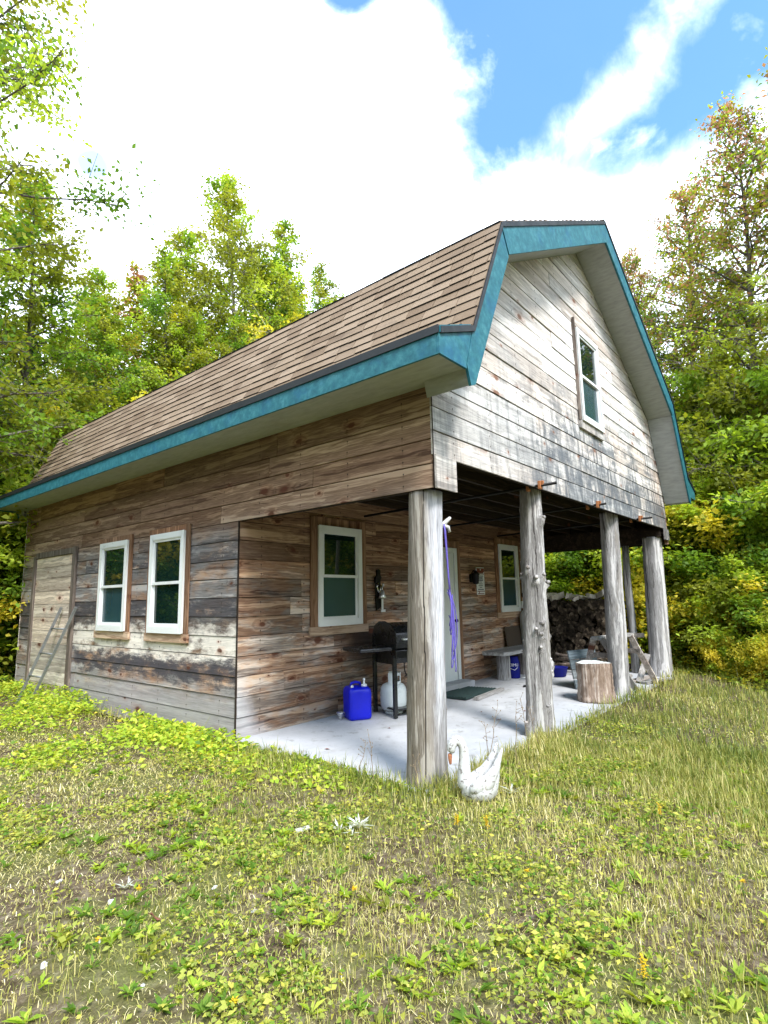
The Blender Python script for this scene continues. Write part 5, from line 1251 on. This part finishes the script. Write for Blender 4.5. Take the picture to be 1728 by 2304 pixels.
# ------------------------------------------------------------------ sky, sun, camera
SUN_EL, SUN_AZ = R_(50), math.atan2(-.86, -.40)     # direction towards the sun (from the gable side)
w = bpy.data.worlds.new('World'); scene.world = w; w.use_nodes = True
t = NT.__new__(NT); t.t = w.node_tree; t.t.nodes.clear()
out = t.n('ShaderNodeOutputWorld'); bg = t.n('ShaderNodeBackground'); t.t.links.new(bg.outputs[0], out.inputs[0])
sky = t.n('ShaderNodeTexSky'); sky.sky_type = 'NISHITA'; sky.sun_disc = False; sky.sun_elevation = SUN_EL; sky.sun_rotation = math.pi / 2 - SUN_AZ
sky.air_density = 1.0; sky.dust_density = .6; sky.ozone_density = 1.0
d = t.n('ShaderNodeTexCoord').outputs['Generated']
CLOUD = 17.0
n1 = t.math('SUBTRACT', t.noise(d, 5.0, 7, .6, .3), .5); n2 = t.noise(t.vm('ADD', d, (3, 1, 7)), 9.0, 6, .58, .3)
dv = t.sep(d); deg = 180 / math.pi
az = t.math('MULTIPLY', t.math('ARCTAN2', dv[1], dv[0]), deg); el = t.math('MULTIPLY', t.math('ARCSINE', dv[2]), deg)
lin = lambda a, ka, b, kb, c: t.math('ADD', t.math('ADD', t.math('MULTIPLY', a, ka), t.math('MULTIPLY', b, kb)), c)
edge = lin(az, -1.0, el, .92, 25.4 - 38.8 * .92)                      # degrees inside the cloud bank's edge
hole = t.math('MULTIPLY', t.ss(t.math('ADD', edge, t.math('MULTIPLY', n1, 22.0)), -2.0, 7.0), t.ss(t.math('ADD', el, t.math('MULTIPLY', n1, 14.0)), 33.5, 42.0))
streak = t.math('ADD', lin(az, .386, el, .923, -8.6 * .386 - 45.3 * .923), t.math('MULTIPLY', n1, 9.0))
wisp = t.math('MULTIPLY', t.ss(t.math('ABSOLUTE', streak), 4.2, .2), t.ss(n2, .30, .62, .25, .80))
wisp = t.math('MAXIMUM', wisp, t.math('MULTIPLY', t.ss(n2, .50, .72), .55))
def patch(a0, e0, ra, re_):
    q = t.math('ADD', t.math('POWER', t.math('DIVIDE', t.math('SUBTRACT', az, a0), ra), 2.0), t.math('POWER', t.math('DIVIDE', t.math('SUBTRACT', el, e0), re_), 2.0))
    return t.ss(t.math('ADD', q, t.math('MULTIPLY', n1, 4.5)), 1.3, .1)
blue = t.math('MAXIMUM', t.math('MULTIPLY', hole, t.math('SUBTRACT', 1.0, wisp)), t.math('MAXIMUM', patch(42.5, 52.2, 4.2, 1.8), t.math('MULTIPLY', patch(69.2, 37.3, 1.5, 1.0), .5)))
cloudc = t.vm('SCALE', (.90, .985, 1.14), t.math('ADD', CLOUD * .85, t.math('MULTIPLY', n2, CLOUD * .3)))
skyc = t.vm('MULTIPLY', sky.outputs[0], (1.02, 1.80, 2.0))
cf = t.math('POWER', t.math('SUBTRACT', 1.0, blue), 2.0)
t.put(bg.inputs[0], t.mix(t.math('MAXIMUM', cf, .03), skyc, cloudc)); bg.inputs[1].default_value = .1
sl = bpy.data.lights.new('sun', 'SUN'); sl.energy = 3.2; sl.angle = R_(14); sl.color = (1, .97, .92)
so = bpy.data.objects.new('sun', sl); C.objects.link(so)
sd = Vector((math.cos(SUN_AZ) * math.cos(SUN_EL), math.sin(SUN_AZ) * math.cos(SUN_EL), math.sin(SUN_EL)))
so.rotation_euler = sd.to_track_quat('Z', 'Y').to_euler(); so.location = (0, -20, 30)

cam = bpy.data.cameras.new('camera'); co = bpy.data.objects.new('camera', cam); C.objects.link(co); scene.camera = co
cam.sensor_fit = 'VERTICAL'; cam.sensor_height = 36; cam.lens = 1250.43 / 2304 * 36; cam.clip_end = 2000; cam.clip_start = .05
r_ = Vector((.63795084, -.76979543, -.02082595)); u_ = Vector((-.10520396, -.11391209, .98790494)); f_ = Vector((.76285704, .62804381, .15365584))
mw = Matrix((r_, u_, -f_)).transposed().to_4x4(); mw.translation = (-3.456, -2.338, 1.341); co.matrix_world = mw
vs_ = scene.view_settings; vs_.view_transform = 'Standard'; vs_.look = 'None'; vs_.exposure = 1.0; vs_.gamma = 1; vs_.use_curve_mapping = False
scene.cycles.max_bounces = 4; scene.cycles.diffuse_bounces = 2; scene.cycles.glossy_bounces = 2; scene.cycles.transmission_bounces = 2; scene.cycles.transparent_max_bounces = 4
